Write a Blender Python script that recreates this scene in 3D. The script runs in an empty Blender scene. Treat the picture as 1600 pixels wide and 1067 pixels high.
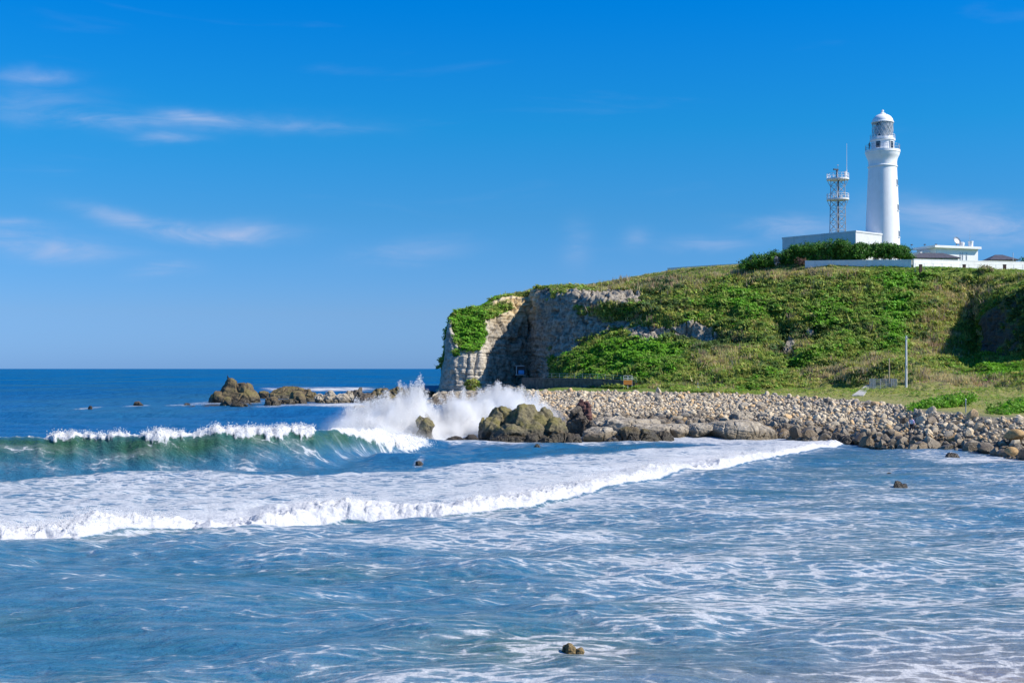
import bpy, math, random
import numpy as np
from mathutils import Vector

# ------------------------------------------------------------------ camera, sky, sun
SC = bpy.context.scene
COL = SC.collection
F, CX, HY, CAMZ = 2000.0, 800.0, 576.0, 7.0       # focal length in photo pixels, centre, horizon row, eye height

cam_d = bpy.data.cameras.new('camera'); cam_d.sensor_width = 36; cam_d.lens = 45
cam_d.shift_y = 42.5/1600; cam_d.clip_end = 200000; cam_d.clip_start = 0.5
cam = bpy.data.objects.new('camera', cam_d); COL.objects.link(cam)
cam.location = (0, 0, CAMZ); cam.rotation_euler = (math.pi/2, 0, 0)
SC.camera = cam

SUN_AZ, SUN_EL = math.radians(104), math.radians(42)     # clockwise from +Y (away from the camera)
SDIR = Vector((math.sin(SUN_AZ)*math.cos(SUN_EL), math.cos(SUN_AZ)*math.cos(SUN_EL), math.sin(SUN_EL)))
sun_d = bpy.data.lights.new('sun', 'SUN'); sun_d.energy = 5.0; sun_d.angle = math.radians(0.53); sun_d.color = (1, 0.93, 0.82)
sun = bpy.data.objects.new('sun', sun_d); COL.objects.link(sun)
sun.rotation_euler = SDIR.to_track_quat('Z', 'Y').to_euler(); sun.location = (60, -20, 80)

SC.view_settings.view_transform = 'Standard'; SC.view_settings.look = 'None'
SC.view_settings.exposure = 0.4; SC.view_settings.gamma = 1; SC.view_settings.use_curve_mapping = False
SC.render.engine = 'CYCLES'
SC.cycles.use_denoising = True
SC.cycles.max_bounces = 14; SC.cycles.diffuse_bounces = 3; SC.cycles.glossy_bounces = 3; SC.cycles.volume_bounces = 12; SC.cycles.volume_step_rate = 0.22; SC.cycles.volume_max_steps = 256; SC.cycles.transparent_max_bounces = 8
SC.cycles.sample_clamp_indirect = 4; SC.cycles.sample_clamp_direct = 8


class NT:
    """small node-tree writer"""
    def __init__(s, tree):
        s.t = tree; s.t.nodes.clear()
    def n(s, typ, **kw):
        nd = s.t.nodes.new(typ)
        ins = kw.pop('ins', {})
        for k, v in kw.items(): setattr(nd, k, v)
        for k, v in ins.items():
            sock = nd.inputs[k]
            if hasattr(v, 'is_output') or isinstance(v, bpy.types.NodeSocket): s.t.links.new(v, sock)
            else: sock.default_value = v
        return nd
    def link(s, a, b): s.t.links.new(a, b)
    def math(s, op, a, b=0.0, c=0.0, clamp=False):
        nd = s.n('ShaderNodeMath', operation=op, use_clamp=clamp, ins={0: a, 1: b, 2: c}); return nd.outputs[0]
    def ss(s, v, a, b, lo=0.0, hi=1.0):
        nd = s.n('ShaderNodeMapRange', interpolation_type='SMOOTHSTEP', ins={0: v, 1: a, 2: b, 3: lo, 4: hi}); return nd.outputs[0]
    def lin(s, v, a, b, lo=0.0, hi=1.0):
        nd = s.n('ShaderNodeMapRange', ins={0: v, 1: a, 2: b, 3: lo, 4: hi}); return nd.outputs[0]
    def mix(s, f, a, b, blend='MIX'):
        nd = s.n('ShaderNodeMix', data_type='RGBA', blend_type=blend)
        for i, v in ((0, f), (6, a), (7, b)):
            if isinstance(v, bpy.types.NodeSocket): s.t.links.new(v, nd.inputs[i])
            else: nd.inputs[i].default_value = (tuple(v)+(1,) if i and len(v) == 3 else v)
        return nd.outputs[2]
    def noise(s, vec, scale, detail=4, rough=0.5, dist=0.0, dim='3D'):
        nd = s.n('ShaderNodeTexNoise', noise_dimensions=dim, ins={'Scale': scale, 'Detail': detail, 'Roughness': rough, 'Distortion': dist})
        if vec is not None: s.link(vec, nd.inputs['Vector'])
        return nd.outputs['Fac']
    def mapping(s, vec, scale=(1, 1, 1), loc=(0, 0, 0), rot=(0, 0, 0)):
        nd = s.n('ShaderNodeMapping', ins={'Scale': scale, 'Location': loc, 'Rotation': rot}); s.link(vec, nd.inputs['Vector']); return nd.outputs[0]
    def ramp(s, v, stops):
        nd = s.n('ShaderNodeValToRGB'); s.link(v, nd.inputs[0]); e = nd.color_ramp.elements
        while len(e) < len(stops): e.new(0.5)
        for q, (p, c) in zip(e, stops): q.position = p; q.color = tuple(c)+(1,) if len(c) == 3 else c
        return nd.outputs[0]


def build_world():
    w = bpy.data.worlds.new('World'); SC.world = w; w.use_nodes = True
    g = NT(w.node_tree)
    sky = g.n('ShaderNodeTexSky', sky_type='NISHITA', sun_disc=False, sun_elevation=SUN_EL, sun_rotation=SUN_AZ,
              altitude=0, air_density=1.0, dust_density=0.3, ozone_density=3.0)
    tc = g.n('ShaderNodeTexCoord').outputs['Generated']
    sep = g.n('ShaderNodeSeparateXYZ', ins={0: tc})
    x, y, z = sep.outputs
    # the clear, polarised blue of the day: a grade that depends on height above the horizon only
    grade = g.ramp(z, [(p, [v/2 for v in c]) for p, c in SKY_GRADE])
    skyc = g.n('ShaderNodeVectorMath', operation='MULTIPLY', ins={0: sky.outputs[0], 1: grade}).outputs[0]
    skyc = g.n('ShaderNodeVectorMath', operation='SCALE', ins={0: skyc, 'Scale': 2.0}).outputs[0]
    # thin cirrus: coordinates on the sky dome as tangent of the angles
    yy = g.math('MAXIMUM', y, 0.02)
    ax = g.math('DIVIDE', x, yy); az = g.math('DIVIDE', z, yy)
    cxy = g.n('ShaderNodeCombineXYZ', ins={0: ax, 1: az, 2: 0.0}).outputs[0]
    wob = g.noise(g.mapping(cxy, (9, 16, 1)), 1.0, 4, 0.55)
    wobc = g.math('MULTIPLY_ADD', wob, 0.03, -0.015)
    azw = g.math('ADD', az, wobc)
    fib = g.noise(g.mapping(cxy, (12, 56, 1), rot=(0, 0, 0.06)), 1.0, 9, 0.62, 0.7)
    total = None
    for (px, py, wx, wy, tilt, s) in CLOUDS:
        u0, v0 = (px-CX)/F, (HY-py)/F
        du = g.math('SUBTRACT', ax, u0); dv = g.math('SUBTRACT', azw, v0)
        dv = g.math('MULTIPLY_ADD', du, tilt, dv)
        a = g.math('MULTIPLY', du, F/wx); b = g.math('MULTIPLY', dv, F/(wy*1.35))
        r = g.math('ADD', g.math('MULTIPLY', a, a), g.math('MULTIPLY', b, b))
        m = g.math('MULTIPLY', g.math('EXPONENT', g.math('MULTIPLY', r, -1.0)), s)
        total = m if total is None else g.math('ADD', total, m)
    # the same thin veil goes on round the sky at low height
    gv = g.noise(g.mapping(tc, (5, 5, 34)), 1.0, 5, 0.55, 0.4)
    veil = g.math('MULTIPLY', g.ss(gv, 0.58, 0.85, 0, 0.10), g.math('MULTIPLY', g.ss(z, 0.0, 0.06), g.ss(z, 0.5, 0.2)))
    cov = g.math('MULTIPLY', total, g.ss(fib, 0.26, 0.72, 0.14, 1.25))
    cov = g.math('ADD', cov, veil)
    cov = g.math('MINIMUM', cov, 0.85)
    cloudc = g.mix(cov, skyc, CLOUD_COL)
    bg = g.n('ShaderNodeBackground', ins={'Strength': 0.1137}); g.link(cloudc, bg.inputs[0])
    out = g.n('ShaderNodeOutputWorld'); g.link(bg.outputs[0], out.inputs[0])

SKY_GRADE = [(0.0, (0.225, 0.464, 1.14)), (0.043, (0.25, 0.454, 0.90)), (0.117, (0.143, 0.483, 0.823)), (0.185, (0.048, 0.547, 0.908)), (0.274, (0.0, 0.54, 1.09)), (1.0, (0.10, 0.6, 1.1))]
CLOUD_COL = (2.8, 3.6, 5.4)
CLOUDS = [(55, 122, 55, 8, 0.0, .5), (60, 165, 95, 22, 0.1, .22), (320, 190, 165, 11, 0.01, .36), (300, 191, 60, 8, 0, .28), (500, 197, 90, 5, 0.06, .15),
          (265, 217, 48, 6, .04, .4), (150, 185, 120, 6, .02, .2), (200, 340, 75, 10, .2, .5), (330, 360, 100, 11, .05, .65), (400, 366, 45, 7, .05, .25),
          (60, 384, 120, 13, .05, .62), (20, 352, 60, 6, 0, .35), (255, 425, 45, 9, -.1, .42), (640, 398, 80, 12, -.1, .3), (900, 385, 22, 22, 0, .25),
          (995, 378, 20, 14, 0, .2), (1510, 347, 140, 20, .06, .7), (1230, 352, 70, 10, 0, .5), (1110, 386, 60, 8, -.1, .4), (1590, 360, 60, 12, 0, .3)]
build_world()

# ------------------------------------------------------------------ helpers
RNG = np.random.RandomState(7)
random.seed(11)
PERM = np.random.RandomState(3).permutation(256).astype(np.int64); PERM = np.concatenate([PERM, PERM, PERM])
G3 = np.random.RandomState(5).normal(size=(256, 3)); G3 /= np.linalg.norm(G3, axis=1)[:, None]
G3 = G3.astype(np.float32)

def perlin(x, y, z=None):
    """gradient noise, about -0.7..0.7"""
    x = np.asarray(x, np.float32); y = np.asarray(y, np.float32)
    xi = np.floor(x).astype(np.int64); yi = np.floor(y).astype(np.int64)
    xf = (x-xi).astype(np.float32); yf = (y-yi).astype(np.float32)
    u = xf*xf*xf*(xf*(xf*6-15)+10); v = yf*yf*yf*(yf*(yf*6-15)+10)
    xi &= 255; yi &= 255
    if z is None:
        def g(dx, dy):
            h = PERM[PERM[xi+dx]+yi+dy] & 255
            return G3[h, 0]*(xf-dx)*1.25+G3[h, 1]*(yf-dy)*1.25
        a = g(0, 0); a = a+u*(g(1, 0)-a)
        b = g(0, 1); b = b+u*(g(1, 1)-b)
        return a+v*(b-a)
    z = np.asarray(z, np.float32); zi = np.floor(z).astype(np.int64); zf = (z-zi).astype(np.float32); zi &= 255
    w = zf*zf*zf*(zf*(zf*6-15)+10)
    def g(dx, dy, dz):
        h = PERM[PERM[PERM[xi+dx]+yi+dy]+zi+dz] & 255
        return G3[h, 0]*(xf-dx)+G3[h, 1]*(yf-dy)+G3[h, 2]*(zf-dz)
    r = []
    for dz in (0, 1):
        a = g(0, 0, dz); a = a+u*(g(1, 0, dz)-a)
        b = g(0, 1, dz); b = b+u*(g(1, 1, dz)-b)
        r.append(a+v*(b-a))
    return r[0]+w*(r[1]-r[0])

def fbm(x, y, z=None, octaves=4, gain=0.5, lac=2.03, ridged=False):
    s = 0; a = 1.0; t = 0
    for i in range(octaves):
        n = perlin(x+17.3*i, y-9.1*i, None if z is None else z+5.7*i)
        if ridged: n = 0.5-2*np.abs(n)
        s = s+a*n; t += a; a *= gain
        x = x*lac; y = y*lac
        if z is not None: z = z*lac
    return s/t

def sstep(v, a, b):
    t = np.clip((v-a)/(b-a), 0, 1); return t*t*(3-2*t)

def world(px, py, D): return Vector(((px-CX)/F*D, D, CAMZ-(py-HY)/F*D))
def at_z(px, py, z=0.0):
    D = (CAMZ-z)*F/(py-HY); return Vector(((px-CX)/F*D, D, z))

def new_mesh(name, V, Fc, smooth=False):
    """V (n,3); Fc (m,k) array, or a list of tuples"""
    me = bpy.data.meshes.new(name)
    if isinstance(Fc, np.ndarray):
        V = np.ascontiguousarray(V, np.float32); m, k = Fc.shape
        me.vertices.add(len(V)); me.vertices.foreach_set('co', V.ravel())
        me.loops.add(m*k); me.loops.foreach_set('vertex_index', np.ascontiguousarray(Fc, np.int32).ravel())
        me.polygons.add(m); me.polygons.foreach_set('loop_start', np.arange(0, m*k, k, dtype=np.int32))
        me.update(calc_edges=True)
    else:
        me.from_pydata([tuple(map(float, v)) for v in V], [], [tuple(map(int, f)) for f in Fc]); me.update()
    if smooth: me.polygons.foreach_set('use_smooth', np.ones(len(me.polygons), bool))
    return me

def attr_f(me, name, vals):
    a = me.attributes.new(name, 'FLOAT', 'POINT'); a.data.foreach_set('value', np.ascontiguousarray(vals, np.float32).ravel())
def attr_c(me, name, cols):
    c = np.ones((len(cols), 4), np.float32); c[:, :3] = cols
    a = me.attributes.new(name, 'FLOAT_COLOR', 'POINT'); a.data.foreach_set('color', c.ravel())

def obj(name, me, mat=None, parent=None, loc=None):
    o = bpy.data.objects.new(name, me); COL.objects.link(o)
    if mat is not None and me is not None and not me.materials: me.materials.append(mat)
    if parent is not None: o.parent = parent
    if loc is not None: o.location = loc
    return o
def tag(o, label=None, cat=None, group=None, kind=None):
    if label: o['label'] = label
    if cat: o['category'] = cat
    if group: o['group'] = group
    if kind: o['kind'] = kind
    return o
def thing(name, label, cat, loc, rz=0.0, group=None):
    o = obj(name, None, loc=loc); o.rotation_euler = (0, 0, rz); o.empty_display_size = 0.5
    return tag(o, label, cat, group)

class MB:
    """collects solid shapes; build() links them as one mesh"""
    def __init__(s): s.v = []; s.f = []
    def add(s, V, Fc):
        b = len(s.v); s.v += [tuple(v) for v in V]; s.f += [tuple(i+b for i in f) for f in Fc]; return s
    def box(s, c, d, rz=0.0, taper=1.0):
        cx, cy, cz = c; a, b, h = d[0]/2, d[1]/2, d[2]/2; ca, sa = math.cos(rz), math.sin(rz); V = []
        for zz, t in ((-h, 1.0), (h, taper)):
            for xx, yy in ((-a, -b), (a, -b), (a, b), (-a, b)):
                xx *= t; yy *= t; V.append((cx+xx*ca-yy*sa, cy+xx*sa+yy*ca, cz+zz))
        return s.add(V, [(3, 2, 1, 0), (4, 5, 6, 7), (0, 1, 5, 4), (1, 2, 6, 5), (2, 3, 7, 6), (3, 0, 4, 7)])
    def rod(s, p, q, r, r2=None, n=6):
        p, q = Vector(p), Vector(q); d = (q-p).normalized()
        u = d.orthogonal().normalized(); w = d.cross(u); r2 = r if r2 is None else r2; V = []
        for c, rr in ((p, r), (q, r2)):
            for i in range(n):
                a = 2*math.pi*i/n; V.append(c+u*math.cos(a)*rr+w*math.sin(a)*rr)
        return s.add(V, [(i, (i+1) % n, n+(i+1) % n, n+i) for i in range(n)]+[tuple(range(n-1, -1, -1)), tuple(range(n, 2*n))])
    def lathe(s, prof, c=(0, 0), n=48, a0=0.0, a1=2*math.pi, cap=True):
        full = abs(a1-a0-2*math.pi) < 1e-6; m = n if full else n+1; V = []
        for r, z in prof:
            for i in range(m):
                a = a0+(a1-a0)*i/n; V.append((c[0]+r*math.cos(a), c[1]+r*math.sin(a), z))
        Fc = []
        for j in range(len(prof)-1):
            for i in range(n):
                k = (i+1) % m; Fc.append((j*m+i, j*m+k, (j+1)*m+k, (j+1)*m+i))
        if cap and full: Fc += [tuple(range(m-1, -1, -1)), tuple((len(prof)-1)*m+i for i in range(m))]
        return s.add(V, Fc)
    def prism(s, pts, z0, z1):
        n = len(pts); V = [(x, y, z0) for x, y in pts]+[(x, y, z1) for x, y in pts]
        return s.add(V, [(i, (i+1) % n, n+(i+1) % n, n+i) for i in range(n)]+[tuple(range(n-1, -1, -1)), tuple(range(n, 2*n))])
    def build(s, name, mat, parent=None, smooth=False, angle=0.6):
        me = new_mesh(name, s.v, s.f)
        if smooth:
            me.polygons.foreach_set('use_smooth', np.ones(len(me.polygons), bool)); me.set_sharp_from_angle(angle=angle)
        return obj(name, me, mat, parent)

# ------------------------------------------------------------------ materials
def material(name):
    m = bpy.data.materials.new(name); m.use_nodes = True
    g = NT(m.node_tree); out = g.n('ShaderNodeOutputMaterial'); b = g.n('ShaderNodeBsdfPrincipled')
    g.link(b.outputs[0], out.inputs[0]); return m, g, b, out

def simple(name, col, rough=0.6, var=0.12, scale=1.5, metal=0.0, bump=0.0, stain=None):
    m, g, b, out = material(name)
    pos = g.n('ShaderNodeNewGeometry').outputs['Position']
    n = g.noise(pos, scale, 6, 0.6)
    c = g.mix(g.ss(n, 0.3, 0.7), [x*(1-var) for x in col], [min(1, x*(1+var)) for x in col])
    if stain:
        st = g.noise(g.mapping(pos, (1.4, 1.4, 0.14)), 1.0, 5, 0.6)
        c = g.mix(g.ss(st, 0.52, 0.75, 0, 0.5), c, stain)
    g.link(c, b.inputs['Base Color']); b.inputs['Roughness'].default_value = rough; b.inputs['Metallic'].default_value = metal
    if bump:
        bn = g.n('ShaderNodeBump', ins={'Strength': bump, 'Distance': 0.05}); g.link(g.noise(pos, scale*4, 6, 0.65), bn.inputs['Height']); g.link(bn.outputs[0], b.inputs['Normal'])
    return m

def mat_glass():
    m, g, b, out = material('lantern_glass')
    b.inputs['Base Color'].default_value = (0.85, 0.88, 0.9, 1); b.inputs['Roughness'].default_value = 0.03
    b.inputs['Transmission Weight'].default_value = 0.92; b.inputs['IOR'].default_value = 1.05
    return m

M = {}
M['white'] = simple('white_paint', (0.86, 0.86, 0.85), 0.55, 0.03, 0.8, stain=(0.66, 0.65, 0.62))
M['white_wall'] = simple('whitewashed_wall', (0.76, 0.76, 0.74), 0.75, 0.05, 0.7, stain=(0.52, 0.50, 0.46))
M['offwhite'] = simple('offwhite_panel', (0.66, 0.67, 0.66), 0.7, 0.05, 0.6, stain=(0.5, 0.49, 0.46))
M['steel'] = simple('galvanised_steel', (0.42, 0.43, 0.45), 0.45, 0.15, 3, 0.5)
M['steel_white'] = simple('white_painted_steel', (0.72, 0.72, 0.72), 0.5, 0.08, 3)
M['steel_dark'] = simple('dark_iron', (0.06, 0.06, 0.07), 0.5, 0.2, 3, 0.4)
M['roof_dark'] = simple('slate_roof', (0.075, 0.07, 0.085), 0.6, 0.25, 2, bump=0.3)
M['window_dark'] = simple('dark_window_glass', (0.03, 0.035, 0.045), 0.12, 0.2, 1)
M['concrete'] = simple('concrete', (0.40, 0.39, 0.37), 0.85, 0.18, 2, bump=0.3, stain=(0.25, 0.24, 0.22))
M['concrete_dark'] = simple('old_sea_wall', (0.13, 0.115, 0.095), 0.9, 0.4, 1.2, bump=0.8)
M['orange'] = simple('orange_board', (0.62, 0.22, 0.035), 0.6, 0.1, 3)
M['blue'] = simple('blue_tarp', (0.06, 0.30, 0.62), 0.6, 0.15, 2)
M['brown_post'] = simple('brown_post', (0.10, 0.045, 0.035), 0.7, 0.2, 4)
M['wood_pale'] = simple('weathered_wood', (0.45, 0.36, 0.24), 0.8, 0.2, 3, bump=0.2)
M['bark'] = simple('pine_bark', (0.16, 0.12, 0.09), 0.9, 0.3, 3, bump=0.6)
M['glass'] = mat_glass()
M['lens'] = simple('lens_crystal', (0.55, 0.58, 0.6), 0.15, 0.2, 4)
M['skin'] = simple('skin', (0.52, 0.33, 0.24), 0.6, 0.05, 4)
M['hair'] = simple('black_hair', (0.015, 0.013, 0.012), 0.6, 0.2, 10)
M['dark_cloth'] = simple('dark_clothes', (0.02, 0.022, 0.035), 0.8, 0.2, 5)
M['lilac_cloth'] = simple('lilac_jacket', (0.50, 0.40, 0.66), 0.8, 0.15, 5)
M['feather'] = simple('black_feathers', (0.02, 0.02, 0.022), 0.6, 0.2, 5)

def mat_leaf(name, rough=0.55, trans=0.25):
    """leaf colour comes from the plant's own colour attribute"""
    m, g, b, out = material(name)
    c = g.n('ShaderNodeAttribute', attribute_name='col').outputs['Color']
    g.link(c, b.inputs['Base Color']); b.inputs['Roughness'].default_value = rough; b.inputs['Specular IOR Level'].default_value = 0.25
    tr = g.n('ShaderNodeBsdfTranslucent'); g.link(c, tr.inputs[0])
    mx = g.n('ShaderNodeMixShader', ins={0: trans}); g.link(b.outputs[0], mx.inputs[1]); g.link(tr.outputs[0], mx.inputs[2]); g.link(mx.outputs[0], out.inputs[0])
    return m
M['leaf'] = mat_leaf('leaves', 0.6, 0.4)
M['needle'] = mat_leaf('pine_needles', 0.5, 0.2)

def mat_rock(name, dark, mid, light, moss=None, wet_top=0.5, scale=1.0, objvar=False, attr=None, algae=(0.035, 0.028, 0.02)):
    m, g, b, out = material(name)
    geo = g.n('ShaderNodeNewGeometry'); pos = geo.outputs['Position']
    n1 = g.noise(pos, 0.7*scale, 8, 0.62); n2 = g.noise(pos, 4.5*scale, 6, 0.65)
    c = g.ramp(g.math('MULTIPLY_ADD', n2, 0.5, g.math('MULTIPLY', n1, 0.5)), [(0.34, dark), (0.5, mid), (0.66, light)])
    if objvar:
        r = g.n('ShaderNodeObjectInfo').outputs['Random']
        tint = g.ramp(r, [(0.0, (0.42, 0.40, 0.40)), (0.25, (0.75, 0.72, 0.68)), (0.6, (1.0, 0.98, 0.93)), (0.85, (1.28, 1.22, 1.1)), (0.95, (1.2, 0.95, 0.66)), (1.0, (0.8, 0.8, 0.86))])
        c = g.mix(1.0, c, tint, 'MULTIPLY')
    if attr:
        c = g.mix(1.0, c, g.n('ShaderNodeAttribute', attribute_name=attr).outputs['Color'], 'MULTIPLY')
    nz = g.n('ShaderNodeSeparateXYZ', ins={0: geo.outputs['Normal']}).outputs[2]
    if moss:
        mm = g.math('MULTIPLY', g.ss(n1, 0.42, 0.6), g.ss(nz, -0.2, 0.6))
        c = g.mix(g.math('MULTIPLY', mm, 0.85), c, moss)
    z = g.n('ShaderNodeSeparateXYZ', ins={0: pos}).outputs[2]
    zz = g.math('MULTIPLY_ADD', n1, -1.2, z)          # ragged tide line: wet, weedy rock below it
    wet = g.ss(zz, wet_top-0.6+0.25, wet_top-0.6-0.35)
    c = g.mix(g.math('MULTIPLY', wet, 0.8), c, algae)
    g.link(c, b.inputs['Base Color'])
    b.inputs['Specular IOR Level'].default_value = 0.35
    g.link(g.lin(wet, 0, 1, 0.88, 0.35), b.inputs['Roughness'])
    bn = g.n('ShaderNodeBump', ins={'Strength': 0.9, 'Distance': 0.22/scale}); g.link(g.noise(pos, 2.6*scale, 9, 0.68), bn.inputs['Height']); g.link(bn.outputs[0], b.inputs['Normal'])
    return m
M['rock_moss'] = mat_rock('mossy_sea_rock', (0.05, 0.045, 0.03), (0.17, 0.145, 0.085), (0.30, 0.27, 0.19), moss=(0.15, 0.13, 0.035), wet_top=1.1)
M['rock_slab'] = mat_rock('grey_slab_rock', (0.13, 0.105, 0.075), (0.34, 0.29, 0.22), (0.54, 0.48, 0.39), wet_top=0.75, algae=(0.11, 0.078, 0.036))
M['rock_dark'] = mat_rock('dark_sea_rock', (0.04, 0.032, 0.027), (0.11, 0.09, 0.07), (0.20, 0.17, 0.13), wet_top=0.8)
M['rock_red'] = mat_rock('reddish_algae_rock', (0.04, 0.022, 0.022), (0.11, 0.05, 0.045), (0.18, 0.10, 0.08), wet_top=0.3)
M['rock_brown'] = mat_rock('brown_stack_rock', (0.04, 0.03, 0.02), (0.14, 0.105, 0.06), (0.25, 0.20, 0.12), moss=(0.15, 0.125, 0.045), wet_top=1.0, scale=0.6)
M['rock_fore'] = mat_rock('ochre_wet_rock', (0.05, 0.035, 0.02), (0.19, 0.135, 0.06), (0.34, 0.26, 0.13), wet_top=0.02, scale=4.0)
M['rock_tan'] = mat_rock('tan_boulder', (0.26, 0.15, 0.06), (0.42, 0.27, 0.12), (0.55, 0.40, 0.2), wet_top=0.2, scale=1.5)
M['boulder'] = mat_rock('beach_boulder', (0.22, 0.18, 0.13), (0.48, 0.41, 0.31), (0.64, 0.57, 0.46), wet_top=1.15, scale=1.6, objvar=True, algae=(0.085, 0.06, 0.032))
for _n, _t in (('pale', (1.22, 1.18, 1.08)), ('grey', (.86, .86, .86)), ('dark', (.45, .43, .42)), ('tan', (1.15, .92, .64))):
    M['boulder_'+_n] = mat_rock(_n+'_boulder', *[tuple(min(.8, a*b) for a, b in zip(c, _t)) for c in ((0.22, 0.18, 0.13), (0.48, 0.41, 0.31), (0.64, 0.57, 0.46))], wet_top=1.15, scale=1.6, algae=(0.085, 0.06, 0.032))
M['cobble'] = mat_rock('beach_cobble', (0.22, 0.18, 0.13), (0.48, 0.41, 0.31), (0.64, 0.57, 0.46), wet_top=1.15, scale=1.6, attr='col', algae=(0.085, 0.06, 0.032))

# ------------------------------------------------------------------ land: shore, slope, cliff and plateau as one swept sheet
# for each bearing: seven stations (photo row, distance) from the waterline to the skyline
LAND = {
 640: [(650, 189), (648, 196), (647, 200), (646.9, 202), (646.8, 204), (646.7, 206)],
 672: [(640, 219), (632, 252), (628, 272), (626.5, 280), (625.5, 284), (624.5, 288)],
 684: [(638, 226), (622, 280), (617, 297), (615, 300), (614, 304), (613, 312)],
 689: [(638, 226), (621, 283), (614, 299), (608, 301), (604, 303), (601, 308)],
 692: [(638, 226), (620, 285), (613, 300), (590, 301), (575, 302), (570, 306)],
 696: [(638, 226), (620, 285), (613, 300), (575, 300.5), (545, 302), (538, 306)],
 700: [(640, 219), (620, 285), (613, 300), (565, 300), (522, 302), (512, 307)],
 704: [(640, 219), (620, 285), (613, 299), (560, 299.5), (503, 302), (492, 308)],
 712: [(640, 219), (620, 284), (613, 298), (558, 299), (500, 302.5), (485.5, 310)],
 735: [(642, 212), (620, 282), (613, 297), (557, 298.5), (500, 303), (482, 312)],
 752: [(645, 203), (619, 280), (612, 298), (553, 299.5), (494, 304), (478, 314)],
 764: [(648, 194), (618, 278), (611, 301), (550, 302), (483, 306), (470, 316)],
 776: [(650, 189), (616, 272), (609, 304), (550, 305), (478, 308), (462, 317)],
 795: [(655, 177), (614, 264), (607, 308), (550, 309), (474, 311.5), (459, 319)],
 815: [(662, 163), (612, 252), (606, 312), (555, 313), (472, 315), (457, 321)],
 828: [(668, 152), (611, 246), (606, 312), (558, 314), (470, 317), (454.5, 323)],
 838: [(668, 152), (611, 244), (606, 305), (558, 308), (464, 312.5), (451, 321)],
 855: [(668, 152), (611, 242), (604, 288), (560, 299), (460, 305), (446.5, 314)],
 870: [(668, 152), (611, 238), (603, 274), (556, 292), (462, 299), (448, 310)],
 900: [(668, 152), (611, 230), (604, 265), (538, 288), (462, 292), (447, 305)],
 930: [(668, 152), (612, 224), (605, 258), (530, 284), (470, 288), (443, 305)],
 960: [(668, 152), (612, 220), (606, 252), (520, 282), (468, 286), (438, 304)],
 1000: [(669, 150), (613, 214), (607, 246), (515, 276), (482, 280), (431, 302)],
 1050: [(670, 149), (613, 210), (609, 240), (528, 266), (497, 271), (421.5, 298)],
 1100: [(672, 146), (614, 205), (611, 236), (530, 261), (508, 266), (416.5, 294)],
 1200: [(682, 132), (617, 190), (611, 230), (540, 252), (512, 258), (410.5, 284)],
 1300: [(690, 123), (623, 167), (608, 228), (540, 247), (500, 256), (407.5, 276)],
 1400: [(700, 113), (632, 145), (606, 214), (540, 242), (490, 254), (412.5, 270)],
 1440: [(705, 108.5), (641, 127), (608, 202), (556, 240), (492, 254), (416, 268)],
 1530: [(711, 104), (650, 114), (610, 192), (562, 246), (500, 257), (420, 267)],
 1538: [(712, 103), (651, 113), (610, 190), (560, 240), (504, 247), (420.5, 267)],
 1551: [(713, 102), (652, 112), (611, 187), (559, 237), (490, 244), (421, 267)],
 1566: [(714, 101), (652, 112), (611, 184), (558, 233), (477, 240), (421.5, 267)],
 1588: [(717, 99.5), (652, 112), (611, 179), (556, 228), (463, 235), (422, 266)],
 1614: [(720, 97.2), (651, 112), (612, 174), (554, 223), (452, 230), (423, 266)],
 1640: [(722, 96), (650, 112), (612, 170), (552, 218), (438, 226), (424, 265)],
 1700: [(732, 90), (650, 110), (612, 165), (552, 205), (428, 222), (424, 262)],
 2300: [(760, 76), (655, 100), (615, 150), (560, 200), (450, 238), (440, 262)],
}
_px = np.array(sorted(LAND)); NK = 9
_D = np.zeros((len(_px), NK)); _Z = np.zeros((len(_px), NK))
for _i, _p in enumerate(_px):
    for _k, (_py, _d) in enumerate(LAND[int(_p)]):
        _D[_i, _k+1] = _d; _Z[_i, _k+1] = CAMZ-(_py-HY)/F*_d
    _D[_i, 0] = _D[_i, 1]*0.86; _Z[_i, 0] = -2.2
    low = _Z[_i, 6] < 5
    _D[_i, 7] = _D[_i, 6]+45; _Z[_i, 7] = _Z[_i, 6]+(0.0 if not low else -3)
    _D[_i, 8] = _D[_i, 6]+220; _Z[_i, 8] = _Z[_i, 6]-6
    if _p > 1150: _Z[_i, 7] += 1.2

def land_DZ(px, t):
    """distance and height of the sheet at bearing px, station t (0..8), arrays alike"""
    px = np.asarray(px, float); t = np.clip(np.asarray(t, float), 0, NK-1.0001)
    k = t.astype(int); f = t-k
    i = np.clip(np.searchsorted(_px, px, side='right')-1, 0, len(_px)-2)
    a = np.clip((px-_px[i])/(_px[i+1]-_px[i]), 0, 1)
    def L(T): return (1-a)*((1-f)*T[i, k]+f*T[i, k+1])+a*((1-f)*T[i+1, k]+f*T[i+1, k+1])
    return L(_D), L(_Z)

def ell(px, py, cx, cy, rx, ry): return ((px-cx)/rx)**2+((py-cy)/ry)**2

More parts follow.
